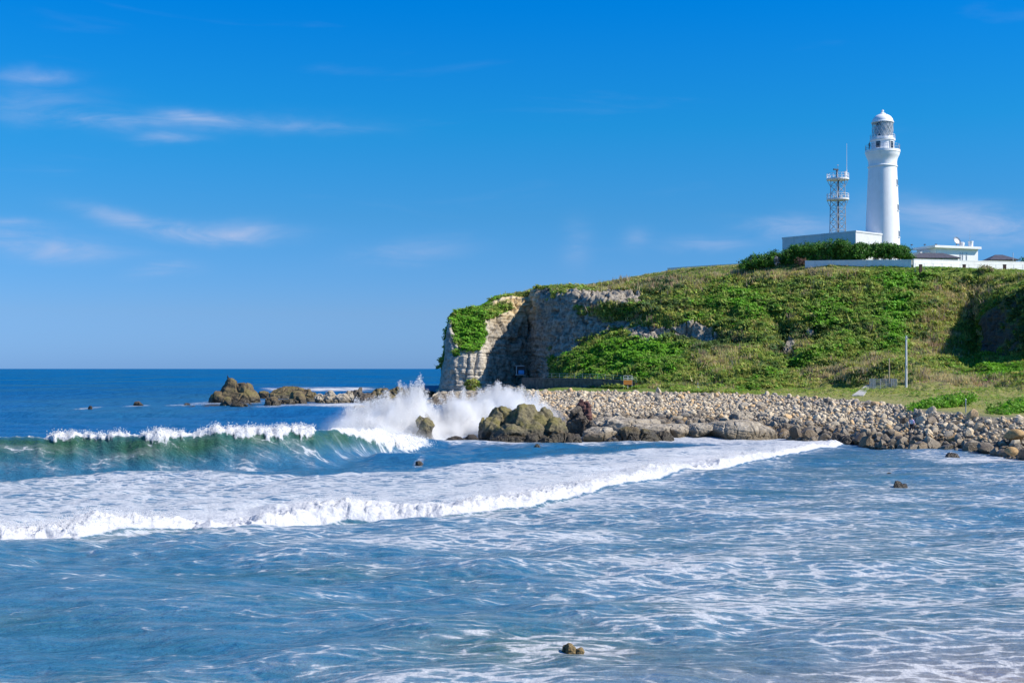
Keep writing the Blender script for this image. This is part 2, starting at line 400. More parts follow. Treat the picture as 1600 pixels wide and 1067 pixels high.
def build_land():
    cols = np.concatenate([np.linspace(640, 684, 16)[:-1], np.arange(684, 1100, 1.5), np.arange(1100, 1620, 2.0), np.linspace(1620, 2300, 60)])
    segs = [4, 44, 26, 64, 64, 44, 22, 8]
    ts = np.concatenate([np.linspace(k, k+1, n, endpoint=False) for k, n in enumerate(segs)]+[[8.0]])
    PX, T = np.meshgrid(cols, ts, indexing='ij')
    D, Z = land_DZ(PX, T)
    # soften the joints between stations
    for _ in range(3):
        D[:, 1:-1] = 0.25*D[:, :-2]+0.5*D[:, 1:-1]+0.25*D[:, 2:]; Z[:, 1:-1] = 0.25*Z[:, :-2]+0.5*Z[:, 1:-1]+0.25*Z[:, 2:]
    X = (PX-CX)/F*D
    PY = HY+(CAMZ-Z)/D*F
    P = np.stack([X, D, Z], -1)
    du = np.gradient(P, axis=0); dv = np.gradient(P, axis=1)
    N = np.cross(du, dv); N /= np.linalg.norm(N, axis=-1)[..., None]+1e-9
    N[N[..., 1] > 0.2] *= 1
    x, y, z = P[..., 0], P[..., 1], P[..., 2]
    n_big = fbm(x/9, y/9, z/9, 3); n_mid = fbm(x/3.2, y/3.2, z/3.2, 4); n_sm = fbm(x/1.1, y/1.1, z/1.1, 3)
    # bare rock: the head, the recess, the band under the rim
    steep = sstep(N[..., 2], 0.62, 0.38)*(T > 2.6)*(T < 5.9)
    rock = np.where(PX < 860, sstep(T, 2.4, 2.7)*sstep(T, 5.75, 5.45), 0.0)
    shelf = sstep(PX, 850, 800)*sstep(T, 2.9, 2.7); rock = np.maximum(rock, shelf)
    veg_head = np.minimum.reduce([ell(PX, PY, 734, 522, 27, 30), ell(PX, PY, 752, 488, 30, 12), ell(PX, PY, 783, 481, 14, 9), ell(PX, PY, 717, 506, 12, 22), ell(PX, PY, 736, 602, 12, 9), ell(PX, PY, 712, 552, 5, 6)])
    rock *= 1-sstep(veg_head+n_sm*0.8, 1.05, 0.8)
    band = np.minimum.reduce([ell(PX, PY, 872, 512, 36, 56), ell(PX, PY, 915, 470, 40, 16), ell(PX, PY, 915, 512, 36, 22), ell(PX, PY, 965, 466, 40, 12), ell(PX, PY, 1016, 523, 34, 14), ell(PX, PY, 965, 505, 22, 8), ell(PX, PY, 1085, 515, 36, 13), ell(PX, PY, 1232, 530, 10, 14), ell(PX, PY, 1264, 513, 7, 4)])
    rock = np.maximum(rock, sstep(band+n_mid*1.5+n_sm*1.0+0.05*(PX > 900), 1.1, 0.8)*(T > 3.3))
    spur = sstep(PX, 1533, 1538)*sstep(T, 3.95, 4.05)*sstep(T, 5.15, 4.95); rock = np.maximum(rock, spur*sstep(n_mid*1.5+n_sm*.6+(1570-PX)/70, -.35, .1))
    beach = sstep(PX, 800, 850)*sstep(T, 2.08, 1.95)
    # strata: beds of unlike hardness step in and out
    zz = z+0.05*x+0.9*n_big
    bed = perlin(zz*1.15, zz*0+3.3)+0.6*perlin(zz*3.1, zz*0+8.8)
    blocks = fbm(x/2.0, y/2.0, z/3.2, 4, ridged=True)
    crack = -sstep(np.abs(perlin(x/2.7+9, y/2.7, z/14)), 0.07, 0.0)*0.8
    big_b = fbm(x/5.5+3, y/5.5, z/7.0, 4, gain=0.6, ridged=True)
    rugged = sstep(PX, 765, 800)
    hgt_rock = (0.5-0.2*rugged)*bed+(0.55+0.8*rugged)*blocks+1.4*n_big+crack*(1+rugged)+0.3*n_sm+(0.5+1.3*rugged)*big_b
    hgt_veg = 2.6*n_big+2.0*n_mid+0.5*n_sm
    hgt_veg *= sstep(T, 2.3, 3.4)*(1-0.75*sstep(T, 5.6, 6.0))
    hgt_beach = 0.5*n_mid
    flat = sstep(T, 2.6, 1.9)
    low_cut = sstep(Z, -0.5, 1.5)
    h = rock*hgt_rock*(0.25+0.75*low_cut)+(1-rock)*(hgt_veg*(1-flat)+flat*hgt_beach*0.4)
    h *= np.where(T > 5.8, 0.3, 1.0)
    # terraces: beds and gullies across the wide slope
    gully = -1.6*np.exp(-((PX-1215-(PY-500)*0.35)/16)**2)*sstep(PY, 470, 500)*sstep(PY, 590, 560)-3.2*np.exp(-((PX-1090)/48)**2)*np.exp(-((PY-520)/13)**2)-2.0*np.exp(-((PX-960)/40)**2)*np.exp(-((PY-498)/13)**2)-1.8*np.exp(-((PX-1270)/40)**2)*np.exp(-((PY-518)/12)**2)
    h += gully*(PX > 900)*(T > 3)
    P = P+N*h[..., None]
    nu, nv = PX.shape
    idx = np.arange(nu*nv).reshape(nu, nv)
    Fc = np.stack([idx[:-1, :-1], idx[1:, :-1], idx[1:, 1:], idx[:-1, 1:]], -1).reshape(-1, 4)
    me = new_mesh('headland', P.reshape(-1, 3), Fc, True)
    attr_f(me, 'rock', rock); attr_f(me, 'beach', beach)
    warm = sstep(PX, 690, 780)*sstep(PX, 850, 830)*sstep(PY, 520, 475)
    attr_f(me, 'warm', warm); attr_f(me, 'pale', sstep(PX, 775, 755)*sstep(T, 2.8, 3.0)); attr_f(me, 'bluff_shade', sstep(PX, 1528, 1535)*sstep(T, 3.6, 4.0))
    field = sstep(T, 1.9, 2.1)*sstep(T, 3.25, 2.95)*sstep(PX, 1050, 1250)
    attr_f(me, 'field', field)
    # material
    m, g, b, out = material('headland_ground')
    pos = g.n('ShaderNodeNewGeometry').outputs['Position']
    A = lambda n: g.n('ShaderNodeAttribute', attribute_name=n).outputs['Fac']
    n1 = g.noise(pos, 0.12, 6, 0.6); n2 = g.noise(pos, 1.3, 8, 0.65); n3 = g.noise(g.mapping(pos, (0.25, 0.25, 1.6)), 1.0, 7, 0.6, 0.6)
    rk = g.ramp(g.math('MULTIPLY_ADD', n2, 0.7, g.math('MULTIPLY', n3, 0.3)), [(0.33, (0.09, 0.075, 0.055)), (0.46, (0.24, 0.205, 0.16)), (0.56, (0.40, 0.355, 0.285)), (0.7, (0.50, 0.45, 0.37))])
    rkw = g.ramp(n3, [(0.35, (0.33, 0.22, 0.10)), (0.5, (0.60, 0.46, 0.26)), (0.7, (0.66, 0.57, 0.40))])
    rkp = g.ramp(n2, [(0.3, (0.22, 0.185, 0.14)), (0.45, (0.50, 0.45, 0.37)), (0.65, (0.64, 0.59, 0.50))]); rk = g.mix(g.math('MULTIPLY', A('pale'), 0.8), rk, rkp); rk = g.mix(A('warm'), rk, rkw); rk = g.mix(g.math('MULTIPLY', A('bluff_shade'), 0.85), rk, (0.055, 0.045, 0.035))  # dark rock of the right spur, its shade put into the colour too
    vg = g.ramp(n2, [(0.3, (0.06, 0.10, 0.018)), (0.5, (0.13, 0.19, 0.03)), (0.68, (0.24, 0.25, 0.07))])
    fl = g.ramp(g.math('MULTIPLY_ADD', n2, 0.6, g.math('MULTIPLY', n1, 0.4)), [(0.3, (0.12, 0.15, 0.035)), (0.5, (0.26, 0.26, 0.075)), (0.66, (0.34, 0.29, 0.14))])
    vg = g.mix(A('field'), vg, fl)
    bc = g.ramp(n2, [(0.3, (0.10, 0.085, 0.065)), (0.6, (0.26, 0.23, 0.18))])
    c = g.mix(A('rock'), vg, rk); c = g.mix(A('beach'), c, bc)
    zc = g.n('ShaderNodeSeparateXYZ', ins={0: pos}).outputs[2]
    wet = g.ss(g.math('MULTIPLY_ADD', n2, -1.0, zc), 0.6, 0.0)
    c = g.mix(g.math('MULTIPLY', wet, 0.75), c, (0.07, 0.05, 0.03))
    g.link(c, b.inputs['Base Color']); b.inputs['Roughness'].default_value = 0.9; b.inputs['Specular IOR Level'].default_value = 0.2
    bn = g.n('ShaderNodeBump', ins={'Strength': 1.0, 'Distance': 0.5}); g.link(g.noise(pos, 0.9, 10, 0.68), bn.inputs['Height']); g.link(bn.outputs[0], b.inputs['Normal'])
    o = obj('headland', me, m); tag(o, 'green headland with a bare pale cliff at its sea end', None, kind='structure')
    return dict(P=P, PX=PX, PY=PY, T=T, rock=rock, N=N, field=field, n_big=n_big, n_mid=n_mid)
LD = build_land()

def land_at(px, t):
    """a built point of the sheet (nearest vertex)"""
    i = int(np.argmin(np.abs(LD['PX'][:, 0]-px))); j = int(np.argmin(np.abs(LD['T'][i]-t))); return Vector(LD['P'][i, j])
def land_at_D(px, D):
    i = int(np.argmin(np.abs(LD['PX'][:, 0]-px))); j = int(np.argmin(np.abs(LD['P'][i, :, 1]-D))); return Vector(LD['P'][i, j])

# ------------------------------------------------------------------ ground cover on the slope
PAL = dict(bright=(0.165, 0.39, 0.026), green=(0.20, 0.32, 0.05), yellow=(0.38, 0.42, 0.09), straw=(0.62, 0.52, 0.26), grey=(0.42, 0.34, 0.21), dark=(0.075, 0.14, 0.035), pink=(0.50, 0.35, 0.23))
def lin_cols(n, key, rng, j=0.25):
    c = np.array(PAL[key])[None]*(1+rng.uniform(-j, j, (n, 1)))*(1+rng.uniform(-0.12, 0.12, (n, 3))); return c

def leaf_clumps(C, S, U, colr, rng, n=11, leaf=0.34, blades=None):
    """C centres (m,3); S sizes (m,); U up normals; returns triangles. Leaf-sized faces spread through a low dome; blades: upright instead"""
    m = len(C)
    if blades is None:
        d = rng.normal(size=(m, n, 3)); d /= np.linalg.norm(d, axis=2)[..., None]; d[..., 2] = np.abs(d[..., 2])*0.6
        r = rng.uniform(0.35, 1.0, (m, n, 1))
        ctr = C[:, None]+(d*r+U[:, None]*0.25)*S[:, None, None]
        nrm = d*0.5+U[:, None]*0.5+np.array([0.35, 0, 0.35])+rng.normal(size=(m, n, 3))*0.4; nrm /= np.linalg.norm(nrm, axis=2)[..., None]
        a = np.cross(nrm, rng.normal(size=(m, n, 3))); a /= np.linalg.norm(a, axis=2)[..., None]; b = np.cross(nrm, a)
        L = (leaf*S[:, None]*rng.uniform(0.7, 1.4, (m, n)))[..., None]
        V = np.stack([ctr-a*L*0.8-b*L*0.45, ctr+a*L*0.8-b*L*0.45, ctr+b*L*0.95], 2)
    else:
        off = rng.normal(size=(m, n, 3))*0.42; off[..., 2] = 0
        base = C[:, None]+off*S[:, None, None]; base[..., 2] -= 0.15
        lean = rng.normal(size=(m, n, 3))*0.32; lean[..., 2] = rng.uniform(0.7, 1.3, (m, n)); lean += U[:, None]*0.2
        tip = base+lean*S[:, None, None]*0.95
        w = rng.normal(size=(m, n, 3)); w[..., 2] = 0; w /= np.linalg.norm(w, axis=2)[..., None]+1e-6; w *= (blades*S[:, None]*rng.uniform(0.7, 1.3, (m, n)))[..., None]
        V = np.stack([base-w, base+w, tip], 2)
    V = V.reshape(-1, 3); Fc = np.arange(len(V)).reshape(-1, 3)
    cc = np.repeat(colr, n, axis=0)*(1+rng.uniform(-0.22, 0.22, (m*n, 1))); cc = np.repeat(cc, 3, axis=0)
    return V, Fc, cc

def build_cover():
    rng = np.random.RandomState(21)
    P, PX, PY, T, rock = LD['P'], LD['PX'], LD['PY'], LD['T'], LD['rock']
    A = P[:-1, :-1]; B = P[1:, :-1]; Cc = P[:-1, 1:]
    area = np.linalg.norm(np.cross(B-A, Cc-A), axis=-1)
    px, py, t, rk = PX[:-1, :-1], PY[:-1, :-1], T[:-1, :-1], rock[:-1, :-1]
    ok = ((t > 2.85) | ((t > 2.15) & (px > 1050)))*(t < 6.35)*(px > 690)*(px < 1720)
    fld = LD['field'][:-1, :-1]
    wgt = area*ok*(1-sstep(rk, 0.2, 0.6))*(1-0.8*fld*np.where(t > 2.5, 0.6, 1))*np.where(px > 1620, 0.3, 1)*np.where(t > 6, 0.5, 1)
    cliffveg = (px < 800)*(rk < 0.5); wgt = wgt*np.where(cliffveg, 1.8, 1)
    n = 56000
    pick = rng.choice(wgt.size, n, p=(wgt/wgt.sum()).ravel())
    i, j = np.unravel_index(pick, wgt.shape)
    f, g = rng.rand(n, 1), rng.rand(n, 1)
    C = P[i, j]+(P[i+1, j]-P[i, j])*f+(P[i, j+1]-P[i, j])*g
    U = LD['N'][i, j]; qx, qy = px[i, j]+rng.normal(size=n)*5, py[i, j]+rng.normal(size=n)*4
    x, y, z = C.T
    a = 0.75*fbm(x/4.0, z/2.8+y/5.5, octaves=5, gain=0.62)+0.45*fbm(x/16+30, z/10+y/14, octaves=2); bnz = fbm(x/3+40, z/2.5+y/5, octaves=3); cnz = fbm(x/14+80, z/9+y/12, octaves=3)
    # patches of creeper, reed and scrub as they lie on the slope
    G = lambda cx, cy, rx, ry: np.exp(-ell(qx, qy, cx, cy, rx, ry))
    green = 0.9*G(1400, 500, 28, 45)+0.8*G(1410, 432, 40, 16)+0.8*G(1010, 545, 55, 14)+.7*G(1560, 580, 60, 14)+0.6*G(960, 570, 90, 20)+1.0*G(738, 520, 30, 36)+0.5*G(1160, 470, 50, 25)+0.5*G(1290, 500, 40, 30)+0.5*G(1180, 585, 50, 14)+0.5*G(1260, 560, 60, 18)+.6*G(1460, 420, 40, 10)+.5*G(860, 460, 16, 8)
    dry = 0.45*G(1200, 425, 130, 14)+0.34*G(1480, 470, 60, 50)+0.4*G(1330, 580, 90, 30)+0.3*G(1130, 570, 60, 30)+0.3*G(1240, 540, 40, 30)+.36*G(1450, 540, 60, 30)+.7*G(1500, 600, 90, 8)+.4*G(960, 445, 60, 8)+.5*G(1060, 440, 60, 20)
    darkp = 0.8*G(1110, 525, 55, 16)+0.5*G(1220, 535, 24, 30)+.5*G(960, 500, 30, 24)+.5*G(1280, 515, 60, 20)+.5*G(1010, 470, 40, 20)+.9*G(1600, 500, 50, 45)+.5*G(940, 604, 60, 6)  # dark plants; the patch on the right spur carries shade in its colour
    s = rng.uniform(-0.3, 0.3, n)+0.04
    kind = np.full(n, 'green', object)
    v = a*1.3+green-dry+s
    kind[v > 0.40] = 'bright'; kind[(v <= 0.08)] = 'yellow'; kind[(v < -0.27)] = 'straw'; kind[(v < -0.27) & (bnz > 0.08)] = 'grey'
    kind[(cnz*1.3+darkp+s > 0.44)] = 'dark'
    kind[(dry > 0.35) & (bnz < -0.2)] = 'pink'
    kind[(v > 0.55)] = 'bright'
    reed = np.isin(kind, ['straw', 'grey', 'pink']) | ((kind == 'yellow') & (rng.rand(n) < 0.6))
    near = np.clip(C[:, 1]/260, 0.5, 1.15)
    S = rng.uniform(0.45, 0.95, n)*near*(1+0.5*(bnz > 0.2)); S[t[i, j] > 5.8] *= 0.4
    S[(qx < 800)] *= 0.8; S[fld[i, j] > 0.5] *= 0.45
    Vs, Fs, Cs = [], [], []; base = 0
    for k in PAL:
        for rd in (False, True):
            q = (kind == k) & (reed == rd)
            if not q.any(): continue
            cols = lin_cols(q.sum(), k, rng)
            V, Fc, cc = leaf_clumps(C[q], S[q], U[q], cols, rng, n=10 if rd else 15, leaf=0.27, blades=0.11 if rd else None)
            Vs.append(V); Fs.append(Fc+base); Cs.append(cc); base += len(V)
    me = new_mesh('ground_cover', np.concatenate(Vs), np.concatenate(Fs)); attr_c(me, 'col', np.concatenate(Cs))
    o = obj('ground_cover', me, M['leaf']); tag(o, 'creepers, reeds and low scrub covering the headland slope', 'ground cover', kind='stuff')
build_cover()

# ------------------------------------------------------------------ sea
BORE = np.array([(-900, 905), (-400, 872), (-100, 854), (0, 855), (114, 851), (176, 841), (221, 834), (293, 827), (325, 830), (423, 818), (500, 808), (545, 805), (654, 805), (715, 804), (781, 796), (909, 774), (1017, 754), (1101, 736), (1162, 725), (1210, 719), (1250, 707), (1300, 697), (1330, 690), (1420, 684)], float)
FOAM_BACK = np.array([(-900, 745), (0, 738), (250, 740), (400, 742), (509, 742), (617, 739), (654, 734), (726, 723), (900, 712), (1054, 697), (1162, 688), (1300, 682), (1420, 676)], float)
CREST = np.array([(-900, 88, 2.0), (-300, 90, 2.0), (0, 92, 2.05), (85, 92.5, 2.15), (180, 93, 2.35), (235, 93, 2.35), (300, 93.5, 2.35), (335, 94, 2.45), (420, 95.5, 2.5), (490, 97, 2.65), (520, 99, 2.45), (560, 103, 2.2), (600, 108, 1.8), (640, 113, 1.0), (680, 118, 0.2), (720, 121, 0.0), (2600, 140, 0.0)])
CURL = np.array([(-900, .2), (-300, .5), (-200, .15), (0, .2), (70, .3), (90, .75), (110, .95), (130, .5), (160, .8), (178, .95), (190, .4), (225, .4), (240, .9), (262, 1.0), (285, .8), (300, .45), (328, .55), (345, .75), (380, 1.0), (430, 1.15), (470, 1.2), (488, 1.05), (494, .3), (505, .25), (530, .4), (545, .9), (580, 1.9), (640, 3.0), (700, 3.0)])
FOAM_PY = np.array([700, 720, 760, 800, 850, 900, 950, 1000, 1067, 1200])
FOAM_PX = np.array([-400, 0, 400, 800, 1200, 1600, 2000])
FOAM_T = np.array([[0, 0, 0, 0, .16, .42, .4], [0, 0, 0, 0, .22, .36, .4], [0, 0, .1, .36, .40, .42, .4], [.3, .34, .40, .45, .43, .44, .4], [.28, .30, .41, .48, .50, .47, .45],
                   [.22, .22, .30, .38, .54, .52, .5], [.22, .24, .24, .30, .56, .56, .5], [.20, .22, .26, .34, .38, .46, .5], [.18, .22, .32, .46, .44, .50, .5], [.2, .2, .3, .4, .45, .5, .5]])

FOAM_T = FOAM_T*np.array([1.15, 1.15, 1.08, 1.02, 1.02, 1.02, 1.0])[None]

# where rocks stand in the water, for the foam round them: photo px, waterline row, half width in px
WASH = [(362, 629, 45), (290, 632, 20), (215, 634, 14), (140, 638, 10), (455, 634, 45), (520, 632, 50), (590, 640, 60), (657, 687, 26), (720, 690, 40), (800, 690, 60), (905, 690, 40), (990, 686, 60), (1090, 685, 60), (1170, 684, 50), (838, 702, 6), (655, 724, 7), (1410, 761, 18), (905, 1030, 60), (1315, 690, 20), (1470, 715, 60), (1560, 722, 60), (1390, 742, 8)]

def build_sea():
    cols = np.concatenate([np.linspace(-6000, -260, 70)[:-1], np.arange(-260, 1860, 2.3), np.linspace(1860, 7600, 70)])
    Ds = [4.0]
    while Ds[-1] < 90000:
        d = Ds[-1]
        st = max(d*d/14000*0.9, 0.075)
        if d < 24: st = 0.5
        elif d < 45: st = max(0.085, st)
        elif d < 126: st = min(max(st, 0.1), 0.19)
        elif d < 160: st = min(st, 0.6)
        Ds.append(d+min(st, d*0.25))
    Ds = np.array(Ds)
    PX, Y = np.meshgrid(cols, Ds, indexing='ij')
    PX = PX.astype(np.float32); Y = Y.astype(np.float32)
    X = (PX-CX)/F*Y
    dD = np.gradient(Ds).astype(np.float32)[None, :]+0*X
    dx = (2.3/F*Y)
    gs = np.maximum(dD, dx)
    Z = np.zeros_like(X); HX = np.zeros_like(X); HYd = np.zeros_like(X)
    rng = np.random.RandomState(4)
    # wind chop and swell travelling shoreward
    shelter = np.exp(-((PX-1300)/500)**2)*(Y < 140)          # lee of the reef
    mod = 0.75+0.9*fbm(X/23, Y/17, octaves=2)
    for k in range(46):
        lam = 0.7*1.085**k if k < 40 else 22+9*(k-40)
        th = -math.pi/2+0.25+rng.normal()*(0.55 if lam > 3 else 0.85)
        amp = 0.0088*lam**0.92*rng.uniform(0.6, 1.3)
        if lam > 12: amp = 0.075
        kx, ky = math.cos(th)*2*math.pi/lam, math.sin(th)*2*math.pi/lam
        ph = kx*X+ky*Y+rng.uniform(0, 6.28)+1.6*perlin(X/(lam*3.1)+k, Y/(lam*2.3)-k)
        a = amp*sstep(lam/gs, 2.0, 4.5)
        if lam < 10: a = a*np.clip(mod, 0.1, 2.0)
        s, c = np.sin(ph), np.cos(ph)
        Z += a*(s+0.25*np.abs(s)-0.12); HX += -0.8*a*c*math.cos(th); HYd += -0.8*a*c*math.sin(th)
    calm = 1-0.45*shelter
    Z *= calm
    # breaking wave
    Yc = np.interp(PX, CREST[:, 0], CREST[:, 1])+0.9*perlin(PX/90, 0*PX+2)+0.3*perlin(PX/21, 0*PX+5)
    Hc = 0.9*np.interp(PX, CREST[:, 0], CREST[:, 2])*(1+0.16*perlin(PX/47, 0*PX+9)+0.08*perlin(PX/13, 0*PX+1))
    s = Y-Yc
    wave = np.where(s < 0, np.exp(-(np.abs(s)/2.5)**2.0), 0.25*np.exp(-(s/1.5)**2)+0.75*np.exp(-(s/6.5)**2))*Hc
    wave -= 0.28*np.exp(-((s+5.5)/3.0)**2)*sstep(Hc, 0.2, 1.2)
    curl = np.interp(PX, CURL[:, 0], CURL[:, 1])*np.clip(1.05+0.8*perlin(PX/26, 0*PX+8)+0.6*perlin(PX/9, 0*PX+4)+0.4*perlin(PX/3.1, 0*PX+14), 0.2, 2)
    onfall = sstep(s, -curl*1.15-0.15, -curl*0.9+0.1)*sstep(s, 0.9, 0.35)*sstep(Hc+0.3*perlin(X/1.2, Y/1.2)+0.2*perlin(X/.4, Y/.4), 0.15, 0.75)
    lump = 0.28+0.75*fbm(X/0.85, Y/0.9, Z*0+3, 3)+0.35*fbm(X/0.33, Y/0.35, octaves=2)
    Z = Z*(1-0.6*np.clip(wave/2, 0, 1))+wave+onfall*np.clip(lump, 0, 1.2)*0.6*sstep(curl, 0.15, 0.7)
    HYd += -0.55*np.clip(wave/2.3, 0, 1.2)**2*sstep(s, 2.0, 0.0)*sstep(s, -4, -1)-onfall*0.45*sstep(curl, 0.3, 0.9)*np.clip(lump, 0, 1)
    HYd += 0.14*onfall*perlin(X/0.4, Y/0.4)
    # second, older wave behind, by the stack
    Z += 0.8*np.exp(-((Y-205-0.03*(PX-500))/7)**2)*sstep(PX, 380, 450)*sstep(PX, 720, 640)
    # white bore rolling up the bay
    bpy_ = np.interp(PX, BORE[:, 0], BORE[:, 1])
    Yb = 14000/(bpy_-HY)
    jag = 0.7*perlin(X/2.3, 0*X+7)+0.35*perlin(X/0.7, 0*X+2)+0.5*perlin(X/6, 0*X+12)
    dYdX = np.gradient(Yb, axis=0)/np.maximum(np.gradient(X, axis=0), 1e-4); ob = np.sqrt(1+np.clip(dYdX, -3, 3)**2)
    sb = (Y-Yb)/ob+0.55*jag+0.45
    fade = sstep(PX, 1400, 1290)
    Hb = (0.70+0.24*perlin(X/3.0, Y*0+21)+0.10*perlin(X/0.9, Y*0+3))*fade*np.interp(PX, [-900, 0, 800, 1100, 1300], [1, 1, 1.0, .9, .6])
    prof = sstep(sb, -0.35, 1.3)*(0.22*np.exp(-np.clip(sb-0.6, 0, None)/7)+0.78*np.exp(-(np.clip(sb-0.75, 0, None)/2.3)**2))
    bl = np.clip(0.74+0.55*fbm(X/2.6+4, Y/1.6, octaves=2)+0.62*fbm(X/0.7, Y/0.6, octaves=5, gain=0.6)+0.3*fbm(X/0.2, Y/0.2, octaves=2), 0.15, 1.7)
    core = sstep(sb, -0.1, 0.3)*sstep(sb, 6.0, 2.4)*fade
    Z += prof*Hb*(1-core+core*bl)+core*0.10*fbm(X/0.3+3, Y/0.3, octaves=2)
    HYd -= 0.3*prof*Hb*core*bl; HYd += core*0.16*perlin(X/0.5+7, Y/0.5); HX += core*0.16*perlin(X/0.5-7, Y/0.5+9)
    # foam amount
    Dback = 14000/(np.interp(PX, FOAM_BACK[:, 0], FOAM_BACK[:, 1])-HY)+2.0*perlin(X/4, Y/4)+0.8*perlin(X/1.3, Y/1.5)
    behind = sstep(sb, 0.0, 0.5)*sstep(Y, Dback+1.0, Dback-3.5)*(PX < 1500)
    f_b = behind*(0.60+0.38*np.exp(-np.clip(sb-1.5, 0, None)/6)+0.25*fbm(X/5, Y/4, octaves=3))*np.where(PX > 700, 1.06, 1.0)
    PYs = HY+14000/np.maximum(Y, 1)
    ip = np.clip(np.searchsorted(FOAM_PY, PYs)-1, 0, len(FOAM_PY)-2); ix = np.clip(np.searchsorted(FOAM_PX, PX)-1, 0, len(FOAM_PX)-2)
    fa = np.clip((PYs-FOAM_PY[ip])/(FOAM_PY[ip+1]-FOAM_PY[ip]), 0, 1); fb = np.clip((PX-FOAM_PX[ix])/(FOAM_PX[ix+1]-FOAM_PX[ix]), 0, 1)
    f_t = (1-fa)*((1-fb)*FOAM_T[ip, ix]+fb*FOAM_T[ip, ix+1])+fa*((1-fb)*FOAM_T[ip+1, ix]+fb*FOAM_T[ip+1, ix+1])
    front = sstep(sb, 0.3, -0.3)*sstep(Y, 140, 118)
    patch = fbm(X/9+5, Y/5, octaves=3)
    f_t = f_t*front*(1+0.9*patch)+0.30*np.exp(-(np.clip(-sb, 0, None)/1.6))*front*fade
    foam = np.maximum(f_b, f_t)
    foam = np.maximum(foam, core*sstep(bl, 0.1, 0.4)*1.2)
    foam = np.maximum(foam, onfall*sstep(curl, 0.1, 0.5)*1.25)
    lip = np.exp(-((s-0.15)/0.35)**2)*(Hc > 0.6)*(0.5+0.7*perlin(PX/7, 0*PX+31)); foam = np.maximum(foam, lip)
    below = np.where((s < 0) & (s > -9), np.exp(-((s+3.2)/2.6)**2), 0)*sstep(Hc, .3, 1.)*(0.24+0.16*np.clip(np.interp(PX, CURL[:, 0], CURL[:, 1])/2, 0, 1)+0.5*perlin(X/2.5, Y/1.2)); foam = np.maximum(foam, below)
    churn = sstep(PX, 520, 560)*sstep(PX, 770, 740)*sstep(PYs, 640, 655)*sstep(PYs, 696, 688); foam = np.maximum(foam, churn*(0.8+0.4*patch))
    far = 0.16+0.35*fbm(X/34, Y/26, octaves=2); foam = np.maximum(foam, np.where(Y > 124, 0.35*far*sstep(Y, 900, 250), 0))
    for (wx, wy, wr) in WASH:
        D = 14000/(wy-HY); cx0 = (wx-CX)/F*D; r = wr/F*D
        q = np.sqrt(((X-cx0)/(r*1.35))**2+((Y-D)/(r*1.35+D*0.03))**2)
        near = sstep(q+0.55*fbm(X/(r*.5), Y/(r*.7), octaves=3), 1.35, 0.45)
        amt = 0.5 if wy < 645 else (0.72 if wy < 700 else (0.52 if wy < 1000 else 0.3))
        foam = np.maximum(foam, near*amt)
        if wy > 1000: near = sstep(q/1.6+0.9*fbm(X/.8+3, Y/.6, octaves=3), 1.1, 0.3); foam = np.maximum(foam, near*(0.5+0.5*perlin(X/.5, Y/.35)))
    swirl = np.exp(-ell(PX, PYs, 850, 1030, 185, 24)); swn = fbm(X/1.1+9, Y/0.5, octaves=4)
    foam = np.maximum(foam, swirl*(0.64+0.9*swn)); arc = np.exp(-((PYs-1003-0.00022*(PX-840)**2+9*perlin(PX/60, 0*PX+2))/5)**2)*sstep(PX, 640, 700)*sstep(PX, 1080, 1000); foam = np.maximum(foam, arc*(0.66+0.6*swn))
    white_back = sstep(PX, 390, 430)*sstep(PX, 610, 560)*np.exp(-((PYs-608)/3.2)**2); foam = np.maximum(foam, white_back*(0.8+1.4*patch))
    wb2 = sstep(PX, 430, 490)*sstep(PX, 650, 600)*np.exp(-((PYs-633)/2.6)**2); foam = np.maximum(foam, wb2*(0.6+1.6*patch))
    right = sstep(PX, 1430, 1490)*np.exp(-((PYs-721)/11)**2); foam = np.maximum(foam, right*(0.72+0.6*patch))
    shore = sstep(PX, 900, 960)*sstep(PX, 1290, 1230)*np.exp(-((PYs-689)/4)**2); foam = np.maximum(foam, shore*(0.7+0.6*patch))
    end = np.exp(-((PX-1260)/70)**2)*np.exp(-((PYs-680)/5)**2); foam = np.maximum(foam, end*(0.8+.6*patch))
    # wave faces: light shining through put into green colour, sand showing through the shallows
    green = np.exp(-((s+1.25)/1.5)**2)*sstep(Hc, 0.5, 1.8)*(0.95+0.4*perlin(X/3, Y/2))
    green = np.maximum(green, 0.55*np.exp(-((sb+0.7)/1.0)**2)*fade*np.clip(0.6+perlin(X/4, Y*0+3), 0, 1)*(PX < 900))
    green = np.maximum(green, 0.5*np.clip(fbm(X/7+60, Y/4, octaves=2)*1.8, 0, 1)*sstep(Y, 56, 40))
    green = np.maximum(green, 0.75*np.exp(-ell(PX, PYs, 840, 1025, 210, 34)))
    sand = sstep(PYs, 985, 1075)*sstep(PX, 750, 1250)+sstep(PYs, 900, 1060)*sstep(PX, 1250, 1650)*0.6+0.7*np.exp(-ell(PX, PYs, 945, 1030, 60, 12))
    sand = np.clip(sand*(0.75+0.9*patch), 0, 1)
    P = np.stack([X+HX, Y+HYd, Z], -1)
    nu, nv = X.shape
    idx = np.arange(nu*nv).reshape(nu, nv)
    Fc = np.stack([idx[:-1, :-1], idx[1:, :-1], idx[1:, 1:], idx[:-1, 1:]], -1).reshape(-1, 4)
    me = new_mesh('sea', P.reshape(-1, 3), Fc, True)
    attr_f(me, 'foam', foam); attr_f(me, 'green', np.clip(green, 0, 1)); attr_f(me, 'sand', sand)
    m, g, b, out = material('sea_water')
    pos = g.n('ShaderNodeNewGeometry').outputs['Position']
    A = lambda n: g.n('ShaderNodeAttribute', attribute_name=n).outputs['Fac']
    fo = A('foam')
    dist = g.n('ShaderNodeSeparateXYZ', ins={0: pos}).outputs[1]
